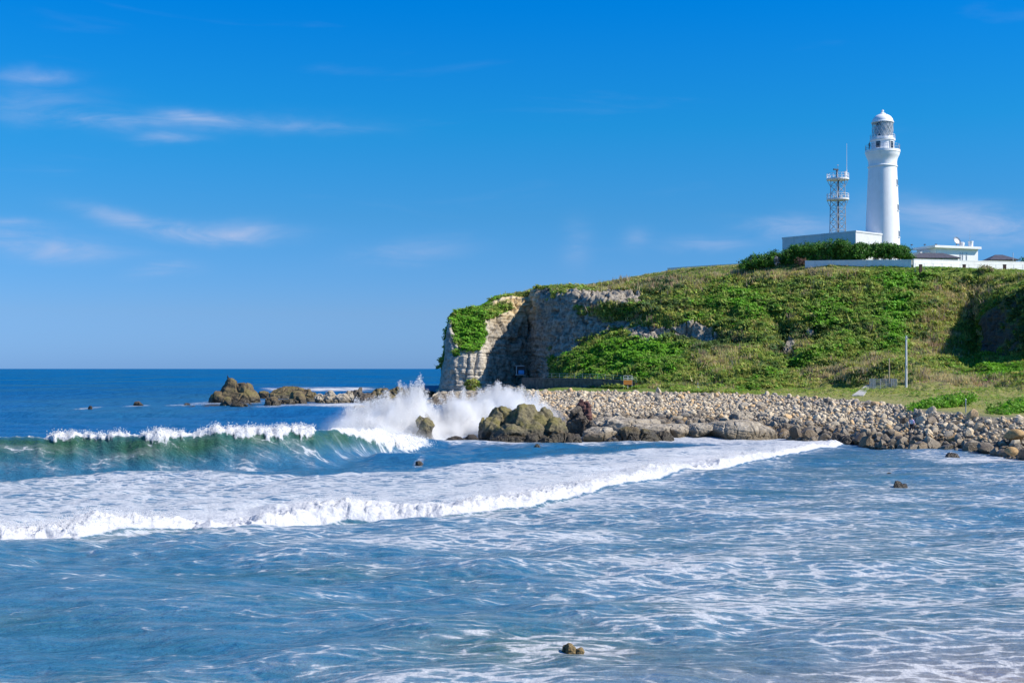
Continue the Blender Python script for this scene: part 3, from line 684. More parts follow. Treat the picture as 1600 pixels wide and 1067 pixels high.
    big = g.noise(g.mapping(pos, (0.02, 0.012, 0.02)), 1.0, 4, 0.55)
    deep = g.mix(g.ss(dist, 40, 170), WATER['near'], WATER['mid']); deep = g.mix(g.ss(dist, 150, 900), deep, WATER['far'])
    deep = g.mix(g.ss(big, 0.4, 0.65, 0, 0.5), deep, WATER['teal'])
    wc = g.mix(A('green'), deep, WATER['green']); wc = g.mix(A('sand'), wc, WATER['sand'])
    # foam: ragged rafts and a lace of thin lines between the holes
    wv = g.n('ShaderNodeTexNoise', ins={'Scale': 0.55, 'Detail': 4}); g.link(pos, wv.inputs['Vector'])
    off = g.n('ShaderNodeVectorMath', operation='MULTIPLY_ADD', ins={0: wv.outputs['Color'], 1: (1.7, 0.7, 0), 2: pos}).outputs[0]
    flat = g.mapping(off, (0.95, 2.5, 0.0))
    lace = g.n('ShaderNodeTexVoronoi', feature='DISTANCE_TO_EDGE', voronoi_dimensions='2D', ins={'Scale': 0.85, 'Randomness': 1.0}); g.link(flat, lace.inputs['Vector'])
    lace2 = g.n('ShaderNodeTexVoronoi', feature='DISTANCE_TO_EDGE', voronoi_dimensions='2D', ins={'Scale': 2.3, 'Randomness': 1.0}); g.link(flat, lace2.inputs['Vector'])
    l1 = g.ss(lace.outputs['Distance'], 0.30, 0.0); l2 = g.ss(lace2.outputs['Distance'], 0.32, 0.0)
    nz = g.noise(g.mapping(off, (0.36, 1.2, 0.0)), 1.0, 9, 0.66)
    fine = g.noise(g.mapping(pos, (2.6, 3.8, 2.0)), 1.0, 5, 0.7)
    pat = g.math('MULTIPLY_ADD', nz, 1.15, -0.22)
    pat = g.math('MULTIPLY_ADD', l1, 0.25, g.math('ADD', pat, -0.02)); pat = g.math('MULTIPLY_ADD', l2, 0.12, pat); pat = g.math('MULTIPLY_ADD', fine, 0.24, g.math('ADD', pat, -0.12))
    thr = g.math('SUBTRACT', 1.0, fo)
    cov = g.ss(g.math('SUBTRACT', pat, thr), -0.05, 0.20)
    cov = g.math('MULTIPLY', cov, g.ss(fo, 0.02, 0.14))
    film = g.math('MULTIPLY', g.ss(g.math('SUBTRACT', pat, thr), -0.38, 0.12), g.ss(fo, 0.08, 0.45, 0, 0.27))
    strk = g.noise(g.mapping(off, (0.14, 1.5, 0.0), rot=(0, 0, 0.05)), 1.0, 7, 0.62)
    veil = g.math('MULTIPLY', g.ss(strk, 0.46, 0.7), g.ss(fo, 0.06, 0.4, 0, 0.26))      # old foam drawn out into streaks
    cov = g.math('MAXIMUM', cov, g.math('MAXIMUM', film, veil))
    cov = g.math('MULTIPLY', cov, g.ss(fo, 0.7, 1.05, 0.74, 1.0))       # thin rafts let the water through
    fine2 = g.noise(pos, 5.0, 4, 0.6)
    fc = g.mix(g.ss(fine2, 0.3, 0.7), (0.58, 0.59, 0.62), (0.74, 0.74, 0.75))
    # micro relief
    b1 = g.noise(g.mapping(pos, (0.9, 1.7, 1.0), rot=(0, 0, 0.12)), 1.0, 5, 0.55, 0.4); b2 = g.noise(g.mapping(pos, (3.0, 5.5, 3.0), rot=(0, 0, -0.15)), 1.0, 4, 0.6, 0.3)
    b3 = g.noise(g.mapping(pos, (0.1, 0.28, 0.1), rot=(0, 0, 0.06)), 1.0, 5, 0.6)
    b3 = g.math('MULTIPLY', b3, g.ss(dist, 90, 400, 0.0, 7.0))
    b4 = g.noise(g.mapping(pos, (0.012, 0.03, 0.0), rot=(0, 0, 0.05)), 1.0, 6, 0.65); b3 = g.math('MULTIPLY_ADD', b4, g.ss(dist, 120, 900, 0.0, 60.0), b3)
    b6 = g.noise(g.mapping(pos, (0.16, 0.07, 0.0), rot=(0, 0, 0.04)), 1.0, 5, 0.62); b3 = g.math('MULTIPLY_ADD', b6, g.ss(dist, 85, 220, 0.0, 11.0), b3)
    b5 = g.noise(g.mapping(pos, (7.0, 13.0, 7.0), rot=(0, 0, 0.2)), 1.0, 3, 0.6)
    hgt = g.math('ADD', g.math('MULTIPLY_ADD', b2, 0.42, b1), g.math('MULTIPLY_ADD', b5, 0.16, b3))
    bn = g.n('ShaderNodeBump', ins={'Strength': 0.8, 'Distance': WATER['bump']}); g.link(hgt, bn.inputs['Height'])
    dif = g.n('ShaderNodeBsdfDiffuse'); g.link(wc, dif.inputs[0]); g.link(bn.outputs[0], dif.inputs['Normal'])
    gl = g.n('ShaderNodeBsdfGlossy', ins={'Roughness': 0.12}); g.link(bn.outputs[0], gl.inputs['Normal']); g.link(g.mix(g.ss(dist, 60, 400), (0.8, 0.92, 1.0), (0.3, 0.8, 1.0)), gl.inputs['Color'])
    fr = g.n('ShaderNodeFresnel', ins={'IOR': 1.33}); g.link(bn.outputs[0], fr.inputs['Normal'])
    fac = g.math('MINIMUM', fr.outputs[0], g.ss(dist, 60, 420, WATER['refl'], 0.13))
    wat = g.n('ShaderNodeMixShader'); g.link(fac, wat.inputs[0]); g.link(dif.outputs[0], wat.inputs[1]); g.link(gl.outputs[0], wat.inputs[2])
    fb_ = g.n('ShaderNodeBump', ins={'Strength': 0.7, 'Distance': 0.12}); g.link(g.math('ADD', fine2, nz), fb_.inputs['Height'])
    fd = g.n('ShaderNodeBsdfDiffuse'); g.link(fc, fd.inputs[0]); g.link(fb_.outputs[0], fd.inputs['Normal'])
    ftl = g.n('ShaderNodeBsdfTranslucent'); g.link(fc, ftl.inputs[0])
    fmx = g.n('ShaderNodeMixShader', ins={0: 0.15}); g.link(fd.outputs[0], fmx.inputs[1]); g.link(ftl.outputs[0], fmx.inputs[2])
    mx = g.n('ShaderNodeMixShader'); g.link(cov, mx.inputs[0]); g.link(wat.outputs[0], mx.inputs[1]); g.link(fmx.outputs[0], mx.inputs[2])
    g.link(mx.outputs[0], out.inputs[0])
    o = obj('sea', me, m); tag(o, 'blue sea with breaking waves and lacy foam', None, kind='structure')
    # kept for the spray along the crests
    return dict(cols=cols, Ds=Ds, P=P, core=core, onfall=onfall, curl=curl, Hb=Hb, PX=PX)
WATER = dict(near=(0.034, 0.137, 0.222), mid=(0.008, 0.088, 0.235), far=(0.0, 0.102, 0.285), teal=(0.03, 0.12, 0.165), green=(0.028, 0.088, 0.05), sand=(0.15, 0.14, 0.145), bump=0.28, refl=0.6)
SEA = build_sea()

# ------------------------------------------------------------------ spray: drops in the air
def mat_spray():
    m, g, b, out = material('spray')
    d = g.n('ShaderNodeBsdfDiffuse', ins={0: (0.97, 0.97, 0.97, 1)}); t = g.n('ShaderNodeBsdfTranslucent', ins={0: (0.97, 0.97, 0.97, 1)})
    mx = g.n('ShaderNodeMixShader', ins={0: 0.5}); g.link(d.outputs[0], mx.inputs[1]); g.link(t.outputs[0], mx.inputs[2]); g.link(mx.outputs[0], out.inputs[0])
    return m
M['spray'] = mat_spray()
def drops(C, r, rng):
    n = len(C); T4 = np.array([(1, 1, 1), (-1, -1, 1), (-1, 1, -1), (1, -1, -1)], np.float32)/1.3
    q = rng.normal(size=(n, 4)); q /= np.linalg.norm(q, axis=1)[:, None]; w, x, y, z = q.T
    R = np.stack([1-2*(y*y+z*z), 2*(x*y-w*z), 2*(x*z+w*y), 2*(x*y+w*z), 1-2*(x*x+z*z), 2*(y*z-w*x), 2*(x*z-w*y), 2*(y*z+w*x), 1-2*(x*x+y*y)], -1).reshape(n, 3, 3)
    V = C[:, None]+np.einsum('nij,kj->nki', R, T4)*r[:, None, None]
    Fc = (np.arange(n)[:, None, None]*4+np.array([(0, 1, 2), (0, 3, 1), (0, 2, 3), (1, 3, 2)])[None]).reshape(-1, 3)
    return V.reshape(-1, 3), Fc
def plume(rng, n, px, py0, D, w, h, lean=0.0, pw=1.6, streaks=60, dep=2.5):
    """a burst of drops thrown up from the waterline: jets of unlike height, dense low down"""
    jx = rng.normal(size=streaks)*0.5; jh = rng.uniform(0.3, 1.0, streaks)**1.3*np.exp(-(jx/0.8)**2); jl = rng.normal(size=streaks)*0.3+jx*0.5
    k = rng.choice(streaks, n, p=jh/jh.sum()); u = rng.rand(n)**pw
    b = at_z(px, py0); wm = w/F*D; hm = h/F*D
    zz = u*jh[k]*hm*1.12
    x = b.x+(jx[k]*wm*0.9+(jl[k]+lean)*zz*0.55+rng.normal(size=n)*wm*(0.05+0.08*(1-u)))
    y = D+rng.normal(size=n)*dep*0.5+0.2*zz
    z = zz+rng.normal(size=n)*0.15
    return np.stack([x, y, np.maximum(z, -0.1)], -1)
# photo px, waterline row, distance, half width px, height px, lean, depth m, density
PLUMES = [
  ('left of the tilted pillar rock', [(642, 690, 129, 28, 84, -0.02, 1.6, 2.6), (612, 690, 127, 46, 66, -0.12, 1.8, 2.4), (572, 688, 124, 50, 42, -0.2, 1.6, 2.0), (650, 690, 133, 22, 52, 0.0, 1.6, 1.4), (600, 690, 127, 60, 24, 0, 2, 3.0), (585, 672, 138, 45, 52, -0.3, 2.5, 0.45)]),
  ('between the pillar rock and the mossy outcrop', [(708, 690, 132, 34, 66, 0.05, 1.6, 2.8), (742, 690, 134, 32, 64, 0.2, 1.6, 2.6), (784, 676, 150, 48, 68, 0.12, 2.5, 1.5), (828, 668, 156, 36, 48, 0.25, 2.5, 1.0), (698, 690, 131, 24, 42, 0.0, 1.5, 1.8), (720, 690, 131, 46, 28, 0, 1.8, 3.0)]),
]
def build_mist(where, plumes):
    """the cloud of finest drops, as scattering air inside a box that is clear at its faces"""
    lo = np.array([1e9]*3); hi = -lo
    for (px, py, D, w, h, ln, dp, de) in plumes:
        b = at_z(px, py); wm = w/F*D; hm = h/F*D; lo = np.minimum(lo, (b.x-3.2*wm-abs(ln)*hm, D-3.0*dp, -0.5)); hi = np.maximum(hi, (b.x+3.2*wm+abs(ln)*hm, D+3.0*dp, hm*1.5))
    mb = MB(); mb.box(tuple((lo+hi)/2), tuple(hi-lo))
    m = bpy.data.materials.new('spray_mist'); m.use_nodes = True; g = NT(m.node_tree)
    pos = g.n('ShaderNodeNewGeometry').outputs['Position']
    n1 = g.noise(g.mapping(pos, (0.8, 0.8, 0.45)), 1.0, 5, 0.65, 0.5)
    warp = g.n('ShaderNodeTexNoise', ins={'Scale': 0.55, 'Detail': 4}); g.link(pos, warp.inputs['Vector'])
    wp = g.n('ShaderNodeVectorMath', operation='MULTIPLY_ADD', ins={0: warp.outputs['Color'], 1: (1.8, 1.4, 1.2), 2: pos}).outputs[0]
    wp = g.n('ShaderNodeVectorMath', operation='SUBTRACT', ins={0: wp, 1: (0.9, 0.7, 0.6)}).outputs[0]
    x, y, z = g.n('ShaderNodeSeparateXYZ', ins={0: wp}).outputs
    tot = None
    for (px, py, D, w, h, ln, dp, de) in plumes:
        b = at_z(px, py); wm = w/F*D; hm = h/F*D
        dx = g.math('SUBTRACT', g.math('MULTIPLY_ADD', z, -ln, x), b.x); dx = g.math('DIVIDE', dx, g.lin(z, 0, hm, wm*1.1, wm*0.45)); dy = g.math('MULTIPLY', g.math('SUBTRACT', y, D), 1/dp)
        r = g.math('ADD', g.math('MULTIPLY', dx, dx), g.math('MULTIPLY', dy, dy))
        e = g.math('MULTIPLY', g.math('EXPONENT', g.math('MULTIPLY', r, -1.3)), g.ss(z, hm*1.05, hm*0.15, 0, de))
        tot = e if tot is None else g.math('ADD', tot, e)
    dens = g.math('MULTIPLY', tot, g.ss(n1, 0.34, 0.66, 0.08, 3.2))
    dens = g.math('MAXIMUM', g.math('SUBTRACT', dens, 0.03), 0.0)
    pv = g.n('ShaderNodeVolumePrincipled', ins={'Color': (0.97, 0.97, 0.97, 1), 'Anisotropy': 0.0}); g.link(dens, pv.inputs['Density'])
    out = g.n('ShaderNodeOutputMaterial'); g.link(pv.outputs[0], out.inputs['Volume'])
    o = mb.build('spray_mist', m); tag(o, 'soft white cloud of sea mist '+where, 'mist', kind='stuff')
def build_spray():
    rng = np.random.RandomState(8)
    for where, plumes in PLUMES:
        build_mist(where, plumes)
        C = np.concatenate([plume(rng, int(420*w*h/40), px, py, D, w*1.1, h*1.05, ln, 0.9, dep=dp) for (px, py, D, w, h, ln, dp, de) in plumes])
        r = rng.uniform(0.012, 0.042, len(C))*np.where(rng.rand(len(C)) < 0.05, 1.8, 1)
        V, Fc = drops(C, r, rng); o = obj('wave_spray', new_mesh('wave_spray', V, Fc), M['spray']); tag(o, 'flying white drops of the wave bursting '+where, 'spray', kind='stuff')
    # torn lips of the two waves
    P, PX = SEA['P'], SEA['PX']
    for nm, lab, mask, n, up in (('crest_spray', 'fine white spray torn off the green breaking wave', SEA['onfall']*sstep(SEA['curl'], 0.3, 1.0), 12000, 0.07),
                                 ('roller_spray', 'white splashing froth along the front foam roller', SEA['core']*sstep(P[..., 2], 0.3, 0.6), 42000, 0.07)):
        w = mask*(PX > -250)*(PX < 1450)*np.gradient(P[..., 1], axis=1)*P[..., 1]
        w = np.clip(w, 0, None); k = rng.choice(w.size, n, p=(w/w.sum()).ravel()); C = P.reshape(-1, 3)[k].copy()
        C += rng.normal(size=C.shape)*0.08; C[:, 2] += np.abs(rng.normal(size=n))**1.5*up
        r = rng.uniform(0.3, 1.0, n)**1.5*(0.04 if nm == 'crest_spray' else 0.02)
        V, Fc = drops(C, r, rng); o = obj(nm, new_mesh(nm, V, Fc), M['spray']); tag(o, lab, 'spray', kind='stuff')
build_spray()

# ------------------------------------------------------------------ rocks
import bmesh
_ico = {}
def ico(sub):
    if sub not in _ico:
        bm = bmesh.new(); bmesh.ops.create_icosphere(bm, subdivisions=sub, radius=1.0)
        bm.verts.index_update(); _ico[sub] = (np.array([v.co for v in bm.verts]), np.array([[v.index for v in f.verts] for f in bm.faces])); bm.free()
    return _ico[sub]
def rock_shape(rng, sub, planes=11, lo=0.5, hi=0.9):
    """a stone: a ball trimmed by flat fracture planes"""
    v, f = ico(sub); v = v.copy()
    for _ in range(planes):
        n = rng.normal(size=3); n /= np.linalg.norm(n); d = rng.uniform(lo, hi)
        v -= np.clip(v@n-d, 0, None)[:, None]*n*0.92
    return v, f
def rock_blob(rng, c, dims, sub=4, taper=0.0, lean=0.0):
    """dims = half width, half depth, height above c; sinks below c"""
    v, f = ico(sub); v = np.sign(v)*np.abs(v)**0.56
    v /= np.abs(v).max(0)
    for _ in range(12):
        n = rng.normal(size=3); n[2] = n[2]*0.8+0.15; n /= np.linalg.norm(n); d = rng.uniform(0.66, 1.1)
        v -= np.clip(v@n-d, 0, None)[:, None]*n*0.95
    v[:, 2] = (v[:, 2]-v[:, 2].min())/(v[:, 2].max()-v[:, 2].min())
    v[:, 0] /= np.abs(v[:, 0]).max(); v[:, 1] /= np.abs(v[:, 1]).max()
    v[:, :2] *= 1-taper*v[:, 2:3]
    sink = max(0.5, dims[2]*0.3)
    P = np.stack([v[:, 0]*dims[0], v[:, 1]*dims[1], v[:, 2]*(dims[2]+sink)-sink], -1)
    P[:, 0] += lean*np.clip(P[:, 2], 0, None)
    return P+np.array(c), f
def fuse(V, Fc, voxel):
    """one skin round overlapping lumps"""
    me = new_mesh('lump', V, Fc); o = bpy.data.objects.new('lump', me); COL.objects.link(o)
    md = o.modifiers.new('r', 'REMESH'); md.mode = 'VOXEL'; md.voxel_size = voxel
    dg = bpy.context.evaluated_depsgraph_get(); e = o.evaluated_get(dg).to_mesh()
    n = len(e.vertices); co = np.zeros(n*3, np.float32); e.vertices.foreach_get('co', co); nr = np.zeros(n*3, np.float32); e.vertices.foreach_get('normal', nr)
    q = np.zeros(len(e.loops), np.int32); e.loops.foreach_get('vertex_index', q); tot = np.zeros(len(e.polygons), np.int32); e.polygons.foreach_get('loop_total', tot)
    fc = q.reshape(-1, 4) if (tot == 4).all() else None
    if fc is None:
        e.calc_loop_triangles(); q = np.zeros(len(e.loop_triangles)*3, np.int32); e.loop_triangles.foreach_get('vertices', q); fc = q.reshape(-1, 3)
    o.to_mesh_clear() if False else None
    bpy.data.objects.remove(o); bpy.data.meshes.remove(me)
    return co.reshape(-1, 3).astype(float), fc.copy(), nr.reshape(-1, 3).astype(float)
def rock_thing(name, label, mat, blobs, seed, cat='rock', rough=0.16, strata=0.5, sub=4, group=None):
    """blobs: photo px, waterline row, width px, top row, depth m [, taper, lean, base height]"""
    rng = np.random.RandomState(seed); Vs, Fs, n = [], [], 0; hmax = 0
    for bl in blobs:
        px, py, w, top, dep = bl[:5]; taper = bl[5] if len(bl) > 5 else 0.25; lean = bl[6] if len(bl) > 6 else 0.0; z0 = bl[7] if len(bl) > 7 else 0.0
        c = at_z(px, py, z0); D = c.y; h = (py-top)/F*D; hmax = max(hmax, h)
        V, f = rock_blob(rng, (c.x, c.y+dep*0.35, c.z), (w/2/F*D*1.06, dep/2, h), sub, taper, lean)
        Vs.append(V); Fs.append(f+n); n += len(V)
    if len(blobs) > 1:       # the lumps stand on one ledge below the water
        q = np.concatenate(Vs); lo, hi = q.min(0), q.max(0); b_ = MB(); b_.box(((lo[0]+hi[0])/2, (lo[1]+hi[1])/2, -0.62), (hi[0]-lo[0]-.1, (hi[1]-lo[1])*.9, .8)); Vs.append(np.array(b_.v)); Fs.append(np.array([t3 for f4 in b_.f for t3 in ((f4[0], f4[1], f4[2]), (f4[0], f4[2], f4[3]))])+n)
    V = np.concatenate(Vs); ext = V.max(0)-V.min(0); vox = max(min(ext[0], ext[1]*2)/80, 0.012, ext[0]/190)
    V, fc, N = fuse(V, np.concatenate(Fs), vox)
    s = np.clip(hmax*0.5, 0.12, 2.2); x, y, z = V.T
    q = z+0.22*x+0.5*s*fbm(x/s/2, y/s/2, z/s/2, 2)
    h = 0.55*fbm(x/s, y/s, z/s, 4)+0.5*fbm(x/s/0.6, y/s/0.6, z/s/0.8, 4, ridged=True)+strata*0.32*perlin(q/s*3.2, q*0+seed)+strata*0.2*perlin(q/s*7.5, q*0+seed+3)
    h -= 0.55*sstep(np.abs(perlin(x/s/1.5+seed, y/s/1.5, z/s/2.6)), 0.07, 0.0)
    h += 0.16*fbm(x/s/0.25, y/s/0.25, z/s/0.25, 2)
    V = V+N*(h*rough*s*3.2)[:, None]
    c = V.mean(0); c[2] = 0.0; me = new_mesh(name, V-c, fc, True); me.set_sharp_from_angle(angle=0.6)
    o = obj(name, me, mat, loc=tuple(c)); return tag(o, label, cat, group)

def build_rocks():
    R = rock_thing
    R('sea_stack', 'pyramid shaped brown sea stack standing alone offshore, left of the reef', M['rock_brown'], [(354, 630, 66, 591, 10, .7), (374, 630, 58, 599, 9, .5), (388, 630, 30, 610, 7, .45), (336, 630, 32, 611, 7, .55), (352, 634, 22, 621, 3, .4), (372, 635, 28, 628, 3, .3)], 31, 'rock', rough=.09)
    R('sea_rock', 'small dark rock awash left of the sea stack', M['rock_dark'], [(215, 634, 17, 627, 1.6)], 32, sub=3)
    R('sea_rock', 'tiny dark rock tip farthest left in the open sea', M['rock_dark'], [(140, 639, 7, 634, .8)], 33, sub=3)
    R('sea_rock', 'flat dark rock awash close beside the sea stack', M['rock_dark'], [(291, 633, 12, 629.5, 1.2)], 34, sub=3)
    R('reef_rock', 'long yellowish brown reef rock just right of the sea stack', M['rock_brown'], [(447, 624, 66, 604, 6, .35), (474, 628, 34, 606, 5, .3), (424, 633, 26, 620, 3, .3), (464, 631, 30, 611, 4, .3), (483, 629, 26, 612, 4, .3), (446, 632, 40, 624, 3, .2), (412, 621, 20, 611, 3)], 35)
    R('reef_rock', 'grey jagged reef rock between brown reef and spray', M['rock_slab'], [(513, 630, 28, 610, 4, .5), (500, 630, 24, 615, 3, .3), (532, 630, 38, 615, 4, .3), (545, 627, 20, 611, 3, .5)], 36)
    R('reef_rock', 'pointed dark reef rock behind the left side of the spray', M['rock_dark'], [(561, 630, 20, 606, 3, .6), (551, 624, 26, 609, 3, .4), (575, 632, 34, 614, 4, .3)], 37)
    R('reef_rock', 'low brown reef ridge reaching from the spray to the cliff foot', M['rock_brown'], [(594, 625, 40, 607, 4, .3), (620, 624, 50, 604, 5, .4), (650, 622, 50, 606, 5, .35), (605, 634, 60, 617, 5, .3), (668, 621, 30, 611, 4, .3)], 38)
    R('reef_rock', 'grey broken rocks half hidden by spray left of the plume', M['rock_slab'], [(590, 646, 50, 626, 4, .3), (560, 645, 44, 634, 4, .3), (615, 642, 40, 622, 4, .3)], 39)
    R('pillar_rock', 'tilted narrow pillar rock between the two bursts of spray', M['rock_moss'], [(665, 688, 28, 650, 2.0, .2, -0.06), (659, 680, 34, 630, 2.0, .3, -0.1, .3), (651, 688, 32, 677, 1.6, .3)], 40, rough=.1)
    R('sea_rock', 'low dark rock pair awash right of the pillar rock', M['rock_dark'], [(708, 690, 34, 682, 1.6, .3), (737, 690, 28, 679, 1.6, .4), (722, 690, 26, 685, 1.4)], 41)
    R('mossy_outcrop', 'large yellow green mossy rock outcrop in the surf', M['rock_moss'], [(790, 688, 72, 636, 6, .3), (818, 689, 60, 633, 6, .25), (768, 689, 40, 652, 4, .25), (761, 688, 26, 650, 3, .5, -0.22), (846, 689, 52, 638, 6, .3), (866, 690, 44, 650, 5, .3), (832, 690, 56, 662, 3.5, .3), (795, 691, 60, 664, 3, .3)], 42, 'rock outcrop', rough=0.13)
    R('sea_rock', 'low brown weedy ledge along the foot of the mossy outcrop', M['rock_brown'], [(800, 692, 60, 681, 2, .2), (835, 692, 44, 679, 2, .2), (872, 692, 40, 672, 2.5, .3), (893, 692, 34, 676, 2.2, .3), (855, 693, 30, 684, 1.6)], 43)
    R('sea_rock', 'blackish upright rock between mossy outcrop and grey slabs', M['rock_dark'], [(900, 684, 26, 637, 3, .2), (912, 684, 22, 648, 3, .2), (925, 685, 30, 655, 3, .4, -.2)], 44)
    R('reddish_rock', 'reddish weed covered rock just behind the blackish upright rock', M['rock_red'], [(914, 680, 24, 627, 3, .3), (909, 680, 14, 623, 2, .5)], 45)
    R('slab_rock', 'long pale grey slab rock sloping right from the reddish rock', M['rock_slab'], [(950, 682, 76, 652, 6, .15), (990, 684, 104, 656, 7, .15, .1), (1022, 686, 76, 663, 6, .15), (940, 688, 60, 668, 4, .25)], 46, rough=.10, strata=1.3)
    R('slab_rock', 'dark lumpy rock at the water below the pale grey slab', M['rock_brown'], [(988, 689, 48, 668, 3, .2), (1012, 689, 36, 671, 3, .2), (1038, 688, 40, 674, 3, .2), (955, 691, 26, 684, 2)], 47)
    R('slab_rock', 'middle low grey brown slab of the row of three slabs', M['rock_slab'], [(1066, 684, 80, 664, 6, .12), (1096, 684, 66, 663, 6, .12), (1045, 682, 50, 664, 5, .15)], 48, rough=.10, strata=1.3)
    R('slab_rock', 'rounded pale grey slab at the right end of the row', M['rock_slab'], [(1146, 685, 84, 658, 7, .14), (1170, 685, 76, 660, 7, .14), (1194, 685, 48, 665, 6, .2)], 49, rough=.09, strata=1.3)
    R('shore_rock', 'dark pointed rock fin behind the pale grey slab', M['rock_dark'], [(1019, 664, 15, 645, 2, .6), (1032, 664, 20, 653, 2, .4)], 50)
    R('shore_rock', 'flat grey ledge among boulders behind the middle slab', M['rock_slab'], [(1100, 660, 36, 643, 4, .3), (1086, 662, 30, 650, 3)], 51)
    R('shore_rock', 'flat pale grey ledge among boulders behind the right slab', M['rock_slab'], [(1165, 668, 44, 645, 5, .2), (1195, 668, 40, 647, 5, .25)], 52)
    R('shore_rock', 'brownish rounded ledge where the boulder beach meets the bay', M['rock_slab'], [(1226, 674, 34, 653, 4, .25), (1250, 675, 30, 656, 4, .3)], 53)
    R('sea_rock', 'round brown rock poking from calm water below the outcrop', M['rock_brown'], [(838, 703, 15, 694, .8)], 54, sub=3)
    R('sea_rock', 'small dark rock awash alone below the pillar rock', M['rock_dark'], [(655, 725.5, 15, 720, .6)], 55, sub=3)
    R('sea_rock', 'wedge shaped dark rock alone in the bay, nearest of the right pair', M['rock_dark'], [(1405, 763, 20, 751.5, .8, .3, -.2), (1413, 763, 26, 756, .8)], 56, sub=3, rough=.08)
    R('sea_rock', 'small flat dark rock just beyond the wedge shaped one', M['rock_dark'], [(1390, 743, 14, 738.5, .6)], 57, sub=3)
    R('sea_rock', 'flat dark rock awash at the right edge of the bay', M['rock_dark'], [(1588, 745, 28, 739.5, .8)], 58, sub=3)
    R('shore_rock', 'dark rounded rock where the white roller ends', M['rock_dark'], [(1311, 693, 26, 677, 2.5, .3), (1325, 694, 22, 681, 2, .3)], 59)
    R('shore_rock', 'low dark rock in the wash off the right boulders', M['rock_dark'], [(1474, 706, 24, 699, 1.2), (1491, 715, 24, 707, 1.0)], 60, sub=3)
    R('foreground_rock', 'yellowish brown rock breaking the surface nearest the viewer', M['rock_fore'], [(892, 1036, 44, 1010, .8, .3), (908, 1036, 32, 1015, .7, .35), (898, 1038, 60, 1026, .8, .2)], 61, rough=.2, strata=.5)
    R('foreground_rock', 'flat brown rock just awash right of the foreground rock', M['rock_fore'], [(972, 1024, 44, 1016, .6, .3)], 62, sub=3, strata=.3)
build_rocks()

